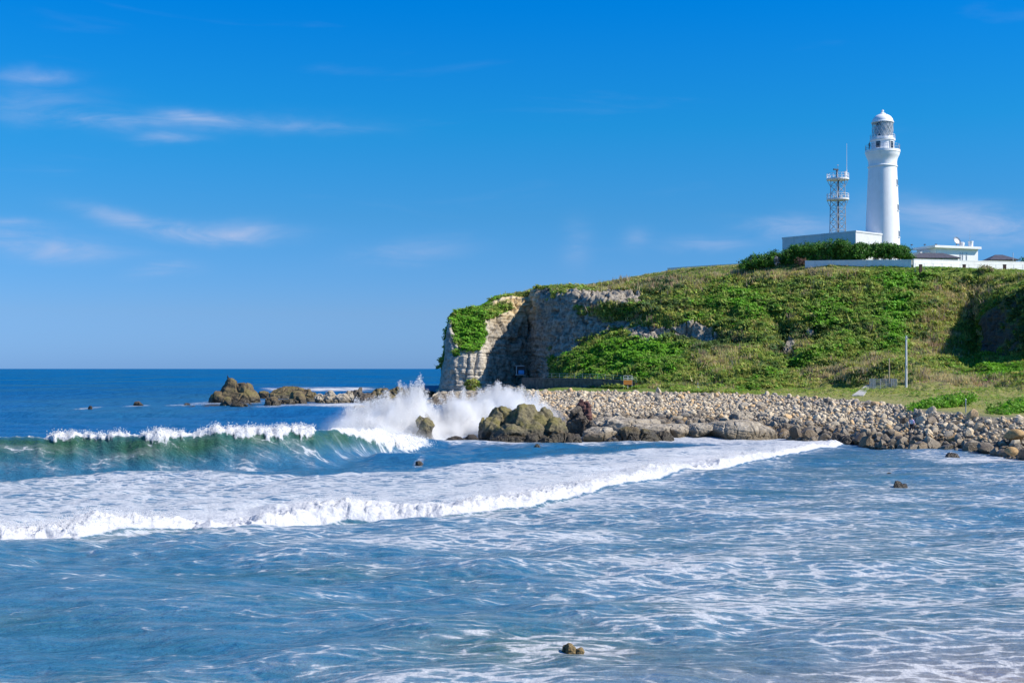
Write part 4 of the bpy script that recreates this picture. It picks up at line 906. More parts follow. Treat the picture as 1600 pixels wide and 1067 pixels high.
def build_boulders():
    rng = np.random.RandomState(77)
    # candidate places over the beach between waterline and back edge
    n = 105000
    px = rng.uniform(800, 1640, n); t = 1+rng.rand(n)*1.02-0.06
    D, Z = land_DZ(px, t); D2, _ = land_DZ(px, t+0.02)
    w = D*np.abs(D2-D); keep = rng.rand(n) < w/np.percentile(w, 97)
    bank = np.minimum(ell(px, HY+(CAMZ-Z)/D*F, 1468, 629, 50, 15), ell(px, HY+(CAMZ-Z)/D*F, 1590, 632, 50, 16))
    keep &= bank > 0.8
    px, t, D, Z = px[keep], t[keep], D[keep], Z[keep]
    X = (px-CX)/F*D
    k = len(px)
    near_sea = sstep(t, 1.35, 1.0)
    right = sstep(px, 1250, 1500)
    S = rng.lognormal(-1.64, 0.40, k)*(1+1.5*near_sea*rng.rand(k)**1.5)*(1+0.15*right)*(D/150)**0.35
    S = np.clip(S, 0.12, 1.0)
    app = S/D
    order = np.argsort(-app)
    # not two large ones in one place
    taken = np.zeros(k, bool); chosen = []
    for q in order:
        if len(chosen) >= 300: break
        if all((X[q]-X[c])**2+(D[q]-D[c])**2 > (0.75*(S[q]+S[c]))**2 for c in chosen): chosen.append(q)
        else: taken[q] = True
    shapes = []
    for v in range(10):
        V, f = rock_shape(rng, 2, 13, 0.5, 0.85); pts = V
        bm = bmesh.new()
        for p in V[rng.choice(len(V), 20, replace=False)]: bm.verts.new(p)
        res = bmesh.ops.convex_hull(bm, input=bm.verts[:]); bmesh.ops.delete(bm, geom=[e for e in bm.verts if not e.link_faces], context='VERTS')
        bmesh.ops.triangulate(bm, faces=bm.faces[:]); bm.verts.index_update()
        hv = np.array([p.co for p in bm.verts]); hf = np.array([[p.index for p in fc.verts] for fc in bm.faces]); bm.free(); shapes.append((hv, hf))
    big = {}
    for tint in ('pale', 'grey', 'dark', 'tan'):
        for v in range(5):
            V, f = rock_shape(rng, 2, 15, 0.52, 0.88); h = fbm(V[:, 0]*2+v*7, V[:, 1]*2, V[:, 2]*2, 3); V = V*(1+0.16*h)[:, None]
            me = new_mesh('boulder', V, f, True); me.set_sharp_from_angle(angle=0.45); me.materials.append(M['boulder_'+tint]); big[tint, v] = me
    ch = set(chosen)
    for q in chosen:
        s = S[q]; tint = ('pale', 'pale', 'grey', 'grey', 'dark', 'tan')[rng.randint(6)]
        o = obj('boulder', big[tint, rng.randint(5)], None, loc=(X[q], D[q], Z[q]+s*0.22)); o.rotation_euler = tuple(rng.uniform(0, 6.28, 3))
        o.scale = (s*rng.uniform(.85, 1.25), s*rng.uniform(.8, 1.15), s*rng.uniform(.6, .95))
        zone = 'behind the row of grey slabs' if px[q] < 1215 else 'between the slabs and the end of the white roller' if px[q] < 1320 else 'on the shore below the fenced plot and person' if px[q] < 1460 else 'on the shore nearest the right edge'
        wet = 'wet' if Z[q] < 0.75 else 'dry'
        tag(o, '%s %s boulder %s' % (wet, tint, zone), 'boulder', '%s %s boulders %s' % (wet, tint, zone))
    rest = np.array([q for q in range(k) if q not in ch and not taken[q]])
    rest = rng.permutation(rest)[:22000]
    tints = np.array([(.45, .43, .43), (.75, .72, .68), (1, .98, .93), (1, .98, .93), (1.25, 1.2, 1.1), (1.3, 1.26, 1.18), (1.2, .95, .66), (.8, .8, .86)])
    Vs, Fs, Cs, nb = [], [], [], 0
    for q in rest:
        hv, hf = shapes[rng.randint(len(shapes))]; s = S[q]
        a, b = rng.uniform(0, 6.28, 2); ca, sa, cb, sb = math.cos(a), math.sin(a), math.cos(b), math.sin(b)
        R = np.array([[ca, -sa, 0], [sa, ca, 0], [0, 0, 1]])@np.array([[1, 0, 0], [0, cb, -sb], [0, sb, cb]])@np.diag(s*rng.uniform(.7, 1.2, 3))
        Vs.append(hv@R.T+(X[q], D[q], Z[q]+s*rng.uniform(-.05, .4))); Fs.append(hf+nb); Cs.append(np.repeat(tints[rng.randint(len(tints))][None]*rng.uniform(.85, 1.12), len(hv), 0)); nb += len(hv)
    me = new_mesh('cobbles', np.concatenate(Vs), np.concatenate(Fs)); attr_c(me, 'col', np.concatenate(Cs))
    tag(obj('cobbles', me, M['cobble']), 'smaller grey stones heaped between the boulders of the beach', 'stones', kind='stuff')
    for (bx, by, w, top, lab) in ((1546, 696, 22, 680, 'round orange tan boulder in the middle of the right waterline'), (1584, 686, 36, 668, 'broad orange tan boulder lying highest at the right frame edge'), (1580, 710, 22, 697, 'olive tan boulder at the water below the round orange one'), (1491, 694, 26, 678, 'yellowish blocky boulder left of the round orange one'), (1533, 665, 10, 658, 'small orange boulder up on the right part of the beach')):
        c0 = at_z(bx, by, 0.5 if by > 690 else 1.3); w_m = w/F*c0.y
        V, f = rock_shape(rng, 3, 10, 0.62, 0.92); h = fbm(V[:, 0]*2+bx, V[:, 1]*2, V[:, 2]*2, 3); V = V*(1+0.1*h)[:, None]*np.array([w_m/2, w_m/2, (by-top)/F*c0.y*0.6])
        o = obj('boulder', new_mesh('boulder', V, f, True), M['rock_tan'], loc=(c0.x, c0.y, c0.z+(by-top)/F*c0.y*0.35)); tag(o, lab, 'boulder')
build_boulders()

# ------------------------------------------------------------------ lighthouse and its station
def build_lighthouse():
    D = 290.0; k = D/F; X = (1379-CX)*k; zb = 28.2
    Zp = lambda py: CAMZ+(HY-py)*k-zb
    t = thing('lighthouse', 'tall white round lighthouse with domed lantern on the headland', 'lighthouse', (X, D, zb))
    w = M['white']
    MB().lathe([(4.35, -1.0), (4.3, Zp(418)), (4.05, Zp(410)), (26.8*k, Zp(395)), (25.2*k, Zp(350)), (23.4*k, Zp(305)), (21.8*k, Zp(268)), (21.5*k, Zp(262.5))], n=72).build('tower', w, t, True)
    MB().lathe([(21.4*k, Zp(262.4)), (22.6*k, Zp(262)), (22.8*k, Zp(260.2)), (21.6*k, Zp(259.4)), (21.6*k, Zp(254)), (22.3*k, Zp(250)), (24.0*k, Zp(246)), (25.6*k, Zp(242.5)), (25.8*k, Zp(240.2)), (26.6*k, Zp(239.6)), (26.6*k, Zp(235.8)), (17.4*k, Zp(235.5))], n=72).build('gallery', w, t, True, 0.5)
    wr = MB().lathe([(17.6*k, Zp(236)), (17.6*k, Zp(221.5)), (19.3*k, Zp(220.6)), (19.3*k, Zp(218.4)), (16.6*k, Zp(218.2))], n=64).build('watch_room', w, t, True, 0.5)
    r = 17.7*k; a = math.radians(-90+35)
    door = MB().box((r*math.cos(a), r*math.sin(a), Zp(229.5)), (0.16, 0.95, 1.75), a); door.build('door', M['window_dark'], wr)
    MB().box((r*math.cos(a)*1.0, r*math.sin(a)*1.0, Zp(229.2)), (0.1, 1.25, 2.1), a).build('door_frame', M['offwhite'], wr)
    # lantern: plinth, glazing, bars, lens
    MB().lathe([(16.5*k, Zp(218.4)), (16.5*k, Zp(214.5)), (16.0*k, Zp(214.3))], n=64).build('lantern_base', w, t, True, 0.5)
    MB().lathe([(15.9*k, Zp(214.6)), (15.9*k, Zp(192.4))], n=32, cap=False).build('lantern_glazing', M['glass'], t)
    bars = MB(); n = 16; h0, h1 = Zp(214.6), Zp(192.2)
    for i in range(n):
        p = lambda aa, z: (16.0*k*math.cos(aa), 16.0*k*math.sin(aa), z)
        a0 = 2*math.pi*i/n; a1 = 2*math.pi*(i+1)/n
        bars.rod(p(a0, h0), p(a1, (h0+h1)/2), 0.05, n=4); bars.rod(p(a1, h0), p(a0, (h0+h1)/2), 0.05, n=4)
        bars.rod(p(a0, (h0+h1)/2), p(a1, h1), 0.05, n=4); bars.rod(p(a1, (h0+h1)/2), p(a0, h1), 0.05, n=4)
    bars.build('lantern_bars', M['steel_white'], t)
    MB().lathe([(0.3, Zp(215)), (0.9, Zp(213)), (1.7, Zp(209)), (1.85, Zp(204)), (1.7, Zp(198)), (0.6, Zp(194)), (0.2, Zp(193))], n=24).build('lens', M['lens'], t, True)
    MB().lathe([(10.0*k, Zp(214.4)), (10.0*k, Zp(193))], n=24).build('dark_core', M['window_dark'], t)  # added dark cylinder, makes the inside behind the glass read dark
    MB().lathe([(15.2*k, Zp(214.3)), (15.2*k, Zp(193))], n=32, a0=math.radians(-115), a1=math.radians(100), cap=False).build('lantern_curtain', M['offwhite'], t)
    prof = [(17.2*k, Zp(192.6)), (17.2*k, Zp(191.4))]+[(16.2*k*math.cos(q), Zp(191.4)+13.0*k*math.sin(q)) for q in np.linspace(0.08, 1.42, 12)]
    MB().lathe(prof, n=48).build('dome', w, t, True, 0.5)
    MB().lathe([(4.6*k, Zp(180)), (4.6*k, Zp(177.8)), (2.6*k, Zp(176.8)), (1.4*k, Zp(176)), (1.2*k, Zp(175.4)), (2.0*k, Zp(174.6)), (2.1*k, Zp(173.4)), (1.5*k, Zp(172.5)), (0.2*k, Zp(172))], n=24).build('finial', w, t, True, 0.6)
    for name, rr, z0, hh, npost, mat in (('gallery_railing', 26.0*k, Zp(235.8), 1.2, 28, M['steel']), ('lantern_railing', 18.8*k, Zp(218.4), 1.0, 22, M['steel_white'])):
        b = MB()
        for i in range(npost):
            aa = 2*math.pi*i/npost; bb = 2*math.pi*(i+1)/npost; c, s_ = math.cos(aa), math.sin(aa)
            b.rod((rr*c, rr*s_, z0-0.05), (rr*c, rr*s_, z0+hh), 0.035, n=4)
            for f_ in (0.5, 1.0): b.rod((rr*c, rr*s_, z0+hh*f_), (rr*math.cos(bb), rr*math.sin(bb), z0+hh*f_), 0.03, n=4)
        b.build(name, mat, t)
    for py, rp in ((287, 22.4), (326, 24.1), (367, 25.6)):
        rr = rp*k; aa = math.radians(-90+55); wf = MB().box((rr*math.cos(aa), rr*math.sin(aa), Zp(py)), (0.2, 0.8, 1.5), aa).build('window', M['offwhite'], t)
        MB().box(((rr+0.105)*math.cos(aa), (rr+0.105)*math.sin(aa), Zp(py)), (0.03, 0.5, 1.2), aa).build('pane', M['window_dark'], wf)
        MB().box(((rr+0.1)*math.cos(aa), (rr+0.1)*math.sin(aa), Zp(py)-0.8), (0.3, 0.95, 0.1), aa).build('sill', M['offwhite'], wf)
    wf = MB().box((17.6*k*math.cos(math.radians(-128)), 17.6*k*math.sin(math.radians(-128)), Zp(228)), (0.12, 1.0, 1.3), math.radians(-128)).build('watch_room_window', M['window_dark'], t)
    return t, X, D, zb, k
LH = build_lighthouse()

def person(label, loc, rz, h, top_mat, leg_mat, bag=None, pose=0.0):
    """a small standing figure: one skinned body, clothes over it"""
    t = thing('person', label, 'person', loc, rz); u = h/1.7
    def skin(name, pts, edges, rad, mat, parent):
        me = bpy.data.meshes.new(name); me.from_pydata([(x*u, y*u, z*u) for x, y, z in pts], edges, [])
        o = bpy.data.objects.new(name, me); COL.objects.link(o)
        md = o.modifiers.new('skin', 'SKIN'); md.use_smooth_shade = True; sd = o.modifiers.new('sub', 'SUBSURF'); sd.levels = 1; sd.render_levels = 1
        for i, r in enumerate(rad):
            v = me.skin_vertices[0].data[i]; v.radius = (r*u, r*u); v.use_root = (i == 0)
        dg = bpy.context.evaluated_depsgraph_get(); m2 = bpy.data.meshes.new_from_object(o.evaluated_get(dg)); bpy.data.objects.remove(o)
        m2.materials.clear(); return obj(name, m2, mat, parent)
    P = [(0, 0, .92), (0, 0, 1.15), (0, 0, 1.38), (0, -.01, 1.47), (0, -.03, 1.60), (0, -.02, 1.68),
         (.09, 0, .88), (.10, -.02, .48), (.10, 0, .07), (.10, -.14, .03), (-.09, 0, .88), (-.11, .02, .48), (-.11, .05, .07), (-.11, -.09, .03),
         (.18, 0, 1.36), (.24, .02, 1.10), (.20, -.12, .88), (.19, -.17, .80), (-.18, 0, 1.36), (-.25, .02, 1.10), (-.22, -.10, .87), (-.21, -.15, .79)]
    E = [(0, 1), (1, 2), (2, 3), (3, 4), (4, 5), (0, 6), (6, 7), (7, 8), (8, 9), (0, 10), (10, 11), (11, 12), (12, 13), (2, 14), (14, 15), (15, 16), (16, 17), (2, 18), (18, 19), (19, 20), (20, 21)]
    Rr = [.12, .12, .13, .055, .092, .06, .085, .058, .04, .035, .085, .058, .04, .035, .06, .045, .035, .03, .06, .045, .035, .03]
    skin('body', P, E, Rr, M['skin'], t)
    skin('jacket', [P[0], P[1], P[2], (0, 0, 1.43), P[14], P[15], P[16], P[18], P[19], P[20]], [(0, 1), (1, 2), (2, 3), (2, 4), (4, 5), (5, 6), (2, 7), (7, 8), (8, 9)], [.15, .15, .155, .09, .075, .06, .05, .075, .06, .05], top_mat, t)
    skin('trousers', [P[0], P[6], P[7], P[8], P[10], P[11], P[12]], [(0, 1), (1, 2), (2, 3), (0, 4), (4, 5), (5, 6)], [.145, .10, .075, .06, .10, .075, .06], leg_mat, t)
    hb = MB(); V, f = ico(2); V = V*np.array([.098, .108, .10])*u+np.array([0, .012, 1.645])*u; V = V.copy(); V[:, 2] = np.maximum(V[:, 2], 1.61*u); hb.add(V, f.tolist()); hb.build('hair', M['hair'], t, True)
    if bag: MB().box((0, .2*u, 1.2*u), (.3*u, .16*u, .42*u)).build('backpack', bag, t)
    return t

t, X, D, zb, k = LH
person('visitor in dark clothes standing on the lighthouse gallery', (X-23.0*k, D-9*k, CAMZ+(HY-235.6)*k), 0.6, 1.72, M['dark_cloth'], M['dark_cloth'])
pt = land_at(1424, 1.33); person('person in a lilac jacket standing among the beach boulders', (pt.x, pt.y, pt.z+0.1), math.pi*0.9, 1.5, M['lilac_cloth'], M['dark_cloth'], M['white'])

def build_radio_mast():
    D = 300.0; k = D/F; X = (1309-CX)*k; zb = 29.0; Zp = lambda py: CAMZ+(HY-py)*k-zb
    t = thing('radio_tower', 'steel lattice radio tower with two round platforms left of lighthouse', 'radio tower', (X, D, zb), 0.5)
    top = Zp(279); a0 = 1.45; a1 = 1.1
    side = lambda z: a0+(a1-a0)*z/top
    C4 = ((-1, -1), (1, -1), (1, 1), (-1, 1))
    for sx, sy in C4: MB().rod((sx*a0, sy*a0, -1), (sx*a1, sy*a1, top), 0.11, n=6).build('leg', M['steel'], t)
    nb = 13
    for i in range(4):
        b = MB(); (ax, ay), (bx, by) = C4[i], C4[(i+1) % 4]
        for j in range(nb):
            z0, z1 = top*j/nb, top*(j+1)/nb; s0, s1 = side(z0), side(z1)
            b.rod((ax*s0, ay*s0, z0), (bx*s1, by*s1, z1), 0.05, n=4); b.rod((bx*s0, by*s0, z0), (ax*s1, ay*s1, z1), 0.05, n=4); b.rod((ax*s1, ay*s1, z1), (bx*s1, by*s1, z1), 0.05, n=4)
        b.build('bracing', M['steel'], t)
    lad = MB()
    for sx in (-.22, .22): lad.rod((sx, 0, 0), (sx, 0, top), 0.05, n=4)
    for j in range(40): lad.rod((-.22, 0, top*j/40), (.22, 0, top*j/40), 0.03, n=4)
    lad.rod((.5, .3, 0), (.5, .3, top), 0.16, n=6); lad.build('ladder', M['steel_dark'], t)
    for py in (313, 281.5):
        z = Zp(py); rr = 17.2*k
        pl = MB().lathe([(0.3, z), (rr, z), (rr, z+0.35), (0.3, z+0.36)], n=24).build('platform', M['steel_white'], t)
        b = MB()
        for i in range(16):
            aa, bb = 2*math.pi*i/16, 2*math.pi*(i+1)/16; c, s_ = math.cos(aa)*rr*.97, math.sin(aa)*rr*.97
            b.rod((c, s_, z+.3), (c, s_, z+1.45), 0.045, n=4)
            for hh in (0.9, 1.45): b.rod((c, s_, z+hh), (math.cos(bb)*rr*.97, math.sin(bb)*rr*.97, z+hh), 0.045, n=4)
        b.build('railing', M['steel_white'], pl)
        b = MB()
        for sx, sy in C4: s0 = side(z-1.6); b.rod((sx*s0, sy*s0, z-1.6), (sx*rr*.66, sy*rr*.66, z), 0.06, n=4)
        b.build('strut', M['steel'], pl)
    zt = Zp(281.5)+.36; ca, sa = math.cos(-.5), math.sin(-.5); ax = 14*k
    m = MB(); m.rod((ax*ca, ax*sa, zt), (ax*ca, ax*sa, Zp(265)), 0.12, n=6); m.rod((ax*ca, ax*sa, Zp(268)), (ax*ca, ax*sa, Zp(224)), 0.07, 0.04, n=6); m.build('whip_antenna', M['steel_white'], t)
    m = MB(); m.rod((ax*.85*ca, ax*.85*sa, zt), (ax*.85*ca, ax*.85*sa, Zp(268)), 0.28, n=8); m.build('antenna_box', M['steel_white'], t)
    m = MB(); m.rod((.2, .2, zt), (.2, .2, Zp(257)), 0.05, n=5); m.box((.2, .2, Zp(258)), (.5, .1, .1)); m.build('wind_gauge', M['steel'], t)
    m = MB(); m.rod((-.3, 0, zt), (-.3, 0, Zp(266)), 0.2, n=6); m.box((-.6, 0, Zp(265.5)), (1.4, .35, .3)); m.build('radar', M['steel_dark'], t)
build_radio_mast()

def quad_building(name, label, C, L, R, z0, z1, mat, parapet=0.35):
    """box building on three ground corners: near corner C, left L, right R"""
    C, L, R = (np.array(p, float) for p in (C, L, R)); B = L+R-C
    t = thing(name, label, 'building', (C[0], C[1], z0)); P = [tuple(p-C) for p in (C, R, B, L)]
    MB().prism(P, -1.5, z1-z0).build('wall', mat, t)
    cen = np.mean(P, 0); Q = [tuple(np.array(p)+(np.array(p)-cen)*0.012) for p in P]
    MB().prism(Q, z1-z0, z1-z0+parapet).build('parapet', mat, t)
    return t
def wall_window(t, p, q, f, z, w, h, mat=None, frame=True):
    """a window on the face from ground point p to q at fraction f"""
    p, q = np.array(p), np.array(q); d = (q-p)/np.linalg.norm(q-p); c = p+(q-p)*f; a = math.atan2(d[1], d[0]); n = np.array([d[1], -d[0]])
    fr = MB().box((c[0]+n[0]*.02, c[1]+n[1]*.02, z), (w+.16, .1, h+.16), a).build('window', M['offwhite'], t)
    MB().box((c[0]+n[0]*.08, c[1]+n[1]*.08, z), (w, .03, h), a).build('pane', mat or M['window_dark'], fr)

def build_station():
    # fog-signal house in front of the tower
    C, L, R = (75.2, 280.0), (62.3, 295.0), (83.2, 286.8)
    t = quad_building('station_building', 'flat roofed grey white building between pines and lighthouse', C, L, R, 28.5, 37.2-.35, M['offwhite'])
    Cn = np.array(C)
    for f in (.12, .3, .5, .7, .88): wall_window(t, np.array(L)-Cn, (0, 0), f, 5.2, 1.3, 1.3)
    for f in (.3, .7): wall_window(t, (0, 0), np.array(R)-Cn, f, 3.2, 1.1, 1.3)
    # perimeter walls
    def wall(name, label, pts, thick=.3, mat=M['white_wall'], cap=True):
        P0 = Vector(pts[0][:3]); t = thing(name, label, 'wall', (P0.x, P0.y, P0.z))
        b = MB(); cb = MB()
        for (x0, y0, za, zt), (x1, y1, zb_, zt1) in zip(pts[:-1], pts[1:]):
            d = Vector((x1-x0, y1-y0, 0)).normalized(); n = Vector((d.y, -d.x, 0))*thick/2
            for bb, lo0, lo1, hi0, hi1, ex in ((b, za-1.2, zb_-1.2, zt-.12, zt1-.12, 1.0), (cb, zt-.12, zt1-.12, zt, zt1, 1.35)):
                V = []
                for (x, y, lo, hi) in ((x0, y0, lo0, hi0), (x1, y1, lo1, hi1)):
                    for sg in (1, -1): V += [(x+n.x*sg*ex-P0.x, y+n.y*sg*ex-P0.y, lo-P0.z), (x+n.x*sg*ex-P0.x, y+n.y*sg*ex-P0.y, hi-P0.z)]
                bb.add(V, [(0, 4, 5, 1), (6, 2, 3, 7), (1, 5, 7, 3), (0, 2, 6, 4), (0, 1, 3, 2), (4, 6, 7, 5)])
        b.build('wall_panel', mat, t); cb.build('coping', M['white'], t); return t
    def pt(px, pyt, D, h): x = (px-CX)/F*D; zt = CAMZ+(HY-pyt)/F*D; return (x, D, zt-h, zt)
    wall('perimeter_wall', 'shaded white perimeter wall below the pine trees', [pt(1258, 407.5, 277, 1.5), pt(1330, 406.5, 272.8, 1.5), pt(1424, 405.8, 268.2, 1.6)])
    wall('perimeter_wall', 'sunlit white perimeter wall right of the pines', [pt(1427, 405, 268.2, 2.2), pt(1500, 407, 277, 2.2), pt(1620, 409.5, 287, 2.2), pt(1760, 412, 300, 2.2)])
    wall('garden_wall', 'long low white wall on the ridge left of the pines', [pt(1043, 418.8, 302, .9), pt(1100, 415, 299, .9), pt(1172, 411, 293, 1.0)])
    # wire fence before the sunlit wall
    f = thing('wire_fence', 'thin post and wire fence in front of the sunlit wall', 'fence', tuple(Vector(pt(1430, 421, 266, 0)[:3])))
    o = f.location; prev = None
    for i, px in enumerate(range(1430, 1640, 14)):
        D = 266+(px-1430)*.055; b_ = Vector(pt(px, 424.5-(px < 1480)*1.5, D, 0)[:3])-o; tp = b_+Vector((0, 0, 1.5))
        MB().rod(b_-Vector((0, 0, 1)), tp, .04, n=4).build('fence_post', M['steel'], f)
        if prev:
            w = MB()
            for q in (.55, 1.0): w.rod(prev[0]+(prev[1]-prev[0])*q, b_+(tp-b_)*q, .02, n=4)
            w.build('wire', M['steel'], f)
        prev = (b_, tp)
    for px, nm in ((1437, 'first brown post from the pines along the sunlit wall'), (1505, 'middle brown post along the sunlit wall'), (1568, 'brown post nearest the right edge along the sunlit wall')):
        p = pt(px, 416, 266+(px-1430)*.05, 0); b = MB(); b.box((0, 0, 0.1), (.55, .5, 2.2)); b.box((0, 0, 1.22), (.65, .6, .1)); q = b.build('gate_post', M['brown_post'], None); q.location = (p[0], p[1]-.6, p[2]-.95); tag(q, nm, 'post', 'brown posts along the white wall')
    # low hip-roofed hall
    D = 284; x0, x1 = (1424-CX)/F*D, (1500-CX)/F*D; z1 = CAMZ+(HY-403)/F*D; zr = CAMZ+(HY-393.5)/F*D
    t = thing('hip_roof_house', 'low white house with dark hip roof right of the lighthouse', 'house', ((x0+x1)/2, D+3, z1-3.2)); hw = (x1-x0)/2
    MB().box((0, 0, 1.2), (hw*2-.9, 6, 4.0)).build('wall', M['white_wall'], t)
    V = [(-hw, -3.6, 3.2), (hw, -3.6, 3.2), (hw, 3.6, 3.2), (-hw, 3.6, 3.2), (-hw+2.8, 0, 3.2+zr-z1), (hw-2.8, 0, 3.2+zr-z1), (-hw, -3.6, 3.05), (hw, -3.6, 3.05), (hw, 3.6, 3.05), (-hw, 3.6, 3.05)]
    MB().add(V, [(0, 1, 5, 4), (1, 2, 5), (2, 3, 4, 5), (3, 0, 4), (6, 7, 1, 0), (7, 8, 2, 1), (8, 9, 3, 2), (9, 6, 0, 3), (9, 8, 7, 6)]).build('roof', M['roof_dark'], t)
    for f_ in (.2, .5, .8): wall_window(t, (-hw+.45, -3), (hw-.45, -3), f_, 2.2, 1.2, 1.0)
    # flat-roofed office with dish and tank
    D = 303; k = D/F; C = ((1497-CX)*k, D); z1 = CAMZ+(HY-388)*k
    L = (C[0]-9.5, C[1]+3.6); R = (C[0]+4.4, C[1]+1.8)
    R = (C[0]+(C[1]-L[1])*-1*0+4.3, C[1]+11.0*.4)
    t = thing('office_building', 'flat roofed white building with rooftop dish antenna behind the wall', 'building', (C[0], C[1], z1-6))
    a = math.radians(20)
    MB().box((-1.2, 4, 2.7), (12.2, 7, 6.6), a).build('wall', M['white'], t)
    MB().box((-1.4, 3.6, 6.25), (13.4, 8.2, .55), a).build('roof_slab', M['white'], t)
    MB().box((-8.6, 2.6, 2.4), (3.0, 5.5, 5.4), a).build('annex', M['white_wall'], t)
    for dx in (.9, 1.5, 2.6): MB().box((dx, .44+(dx+1.2)*.36-.2, 3.9), (.2, .12, 2.2), a).build('window', M['steel'], t)
    dz = 6.5
    d = thing('dish_antenna', 'grey dish antenna on the flat roof of the white building', 'antenna', (C[0]+.3, C[1]+2, z1-6+dz))
    prof = [(1.05*math.sin(q), 0.45*(1-math.cos(q))) for q in np.linspace(0.02, 1.3, 8)]
    db = MB(); db.lathe(prof, n=20, cap=False); db.lathe([(r_+.015, z_-.05) for r_, z_ in prof], n=20, cap=False); do = db.build('dish', M['steel'], d, True); do.location = (0, 0, 1.35); do.rotation_euler = (math.radians(62), 0, math.radians(25))
    MB().rod((0, 0, 0), (0, 0, 1.3), .12).build('mount', M['steel'], d)
    b = MB(); b.lathe([(.62, 0), (.62, 1.0), (.4, 1.15), (.05, 1.2)], n=16); q = b.build('water_tank', M['offwhite'], None, True); q.location = (C[0]+1.75, C[1]+2.4, z1-6+dz); tag(q, 'short white water tank beside the rooftop dish', 'tank')
    tt = thing('vent_tower', 'white rooftop vent cylinder with a thin whip aerial', 'vent', (C[0]+3.7, C[1]+2, z1-6+dz-.05)); MB().lathe([(.55, 0), (.55, 1.1), (.62, 1.12), (.62, 1.4), (.1, 1.45)], n=14).build('cylinder', M['white'], tt, True); MB().rod((-.2, 0, 1.4), (-.2, 0, 4.0), .04, .02, n=5).build('aerial', M['steel'], tt)
    # roof lamps in a row
    for i, px in enumerate((1433, 1453, 1470)):
        b = MB(); b.rod((0, 0, 0), (0, 0, .7), .04, n=5); b.box((.1, -.1, .75), (.45, .3, .22), .5); q = b.build('flood_lamp', M['steel_dark'], None)
        dxx = (px-1497)*k; q.location = (C[0]+dxx, C[1]+3.2-dxx*.14, z1-6+6.5); tag(q, ('left', 'middle', 'right')[i]+' one of three small floodlamps on the flat roof edge', 'lamp', 'floodlamps on the flat roof')
    # house at the right edge
    D = 310; k = D/F; xc = (1568-CX)*k; z1 = CAMZ+(HY-406)*k; zr = CAMZ+(HY-396.5)*k
    t = thing('small_house', 'small house with dark pyramid roof at the right edge', 'house', (xc, D+3, z1-3)); hw = 23*k
    MB().box((0, 0, 1), (hw*1.7, 6, 4)).build('wall', M['offwhite'], t)
    V = [(-hw, -3.8, 3), (hw, -3.8, 3), (hw, 3.8, 3), (-hw, 3.8, 3), (-.9, 0, 3+zr-z1), (.9, 0, 3+zr-z1), (-hw, -3.8, 2.85), (hw, -3.8, 2.85), (hw, 3.8, 2.85), (-hw, 3.8, 2.85)]
    MB().add(V, [(0, 1, 5, 4), (1, 2, 5), (2, 3, 4, 5), (3, 0, 4), (6, 7, 1, 0), (7, 8, 2, 1), (8, 9, 3, 2), (9, 6, 0, 3), (9, 8, 7, 6)]).build('roof', M['roof_dark'], t)
    MB().rod((hw*.55, -3.9, 1), (hw*.55, -3.9, 4.6), .07).build('downpipe', M['steel_white'], t)
build_station()

# ------------------------------------------------------------------ pines, shrubs
def foliage(rng, blobs, n, leaf, key_cols):
    """leaf-sized faces through a set of ellipsoids, denser near their skins, tufted"""
    Vs, Cs = [], []
    vol = np.array([b[3]*b[4]*b[5] for b in blobs])**0.67; cnt = (vol/vol.sum()*n).astype(int)+1
    for (x, y, z, a, b, c), m in zip(blobs, cnt):
        tuft = max(6, m//16); d = rng.normal(size=(tuft, 3)); d /= np.linalg.norm(d, axis=1)[:, None]; rr = rng.uniform(.45, 1.05, (tuft, 1))
        T = d*rr*np.array([a, b, c]); tc = np.array([key_cols[i] for i in rng.randint(len(key_cols), size=tuft)])*rng.uniform(.7, 1.3, (tuft, 1))
        q = rng.randint(tuft, size=m); ctr = T[q]+rng.normal(size=(m, 3))*leaf*1.5+np.array([x, y, z])
        nrm = d[q]+rng.normal(size=(m, 3))*.6; nrm /= np.linalg.norm(nrm, axis=1)[:, None]
        u = np.cross(nrm, rng.normal(size=(m, 3))); u /= np.linalg.norm(u, axis=1)[:, None]; v = np.cross(nrm, u); L = leaf*rng.uniform(.6, 1.5, (m, 1))
        Vs.append(np.stack([ctr-u*L-v*L*.4, ctr+u*L-v*L*.4, ctr+v*L], 1).reshape(-1, 3)); Cs.append(np.repeat(tc[q]*rng.uniform(.75, 1.25, (m, 1)), 3, 0))
    V = np.concatenate(Vs); return V, np.arange(len(V)).reshape(-1, 3), np.concatenate(Cs)
PINE = [(.06, .17, .022), (.085, .23, .027), (.05, .13, .022), (.12, .28, .036)]
ORD = ['leftmost', 'second', 'third', 'fourth', 'fifth', 'sixth', 'seventh', 'eighth', 'ninth', 'tenth', 'eleventh', 'rightmost']
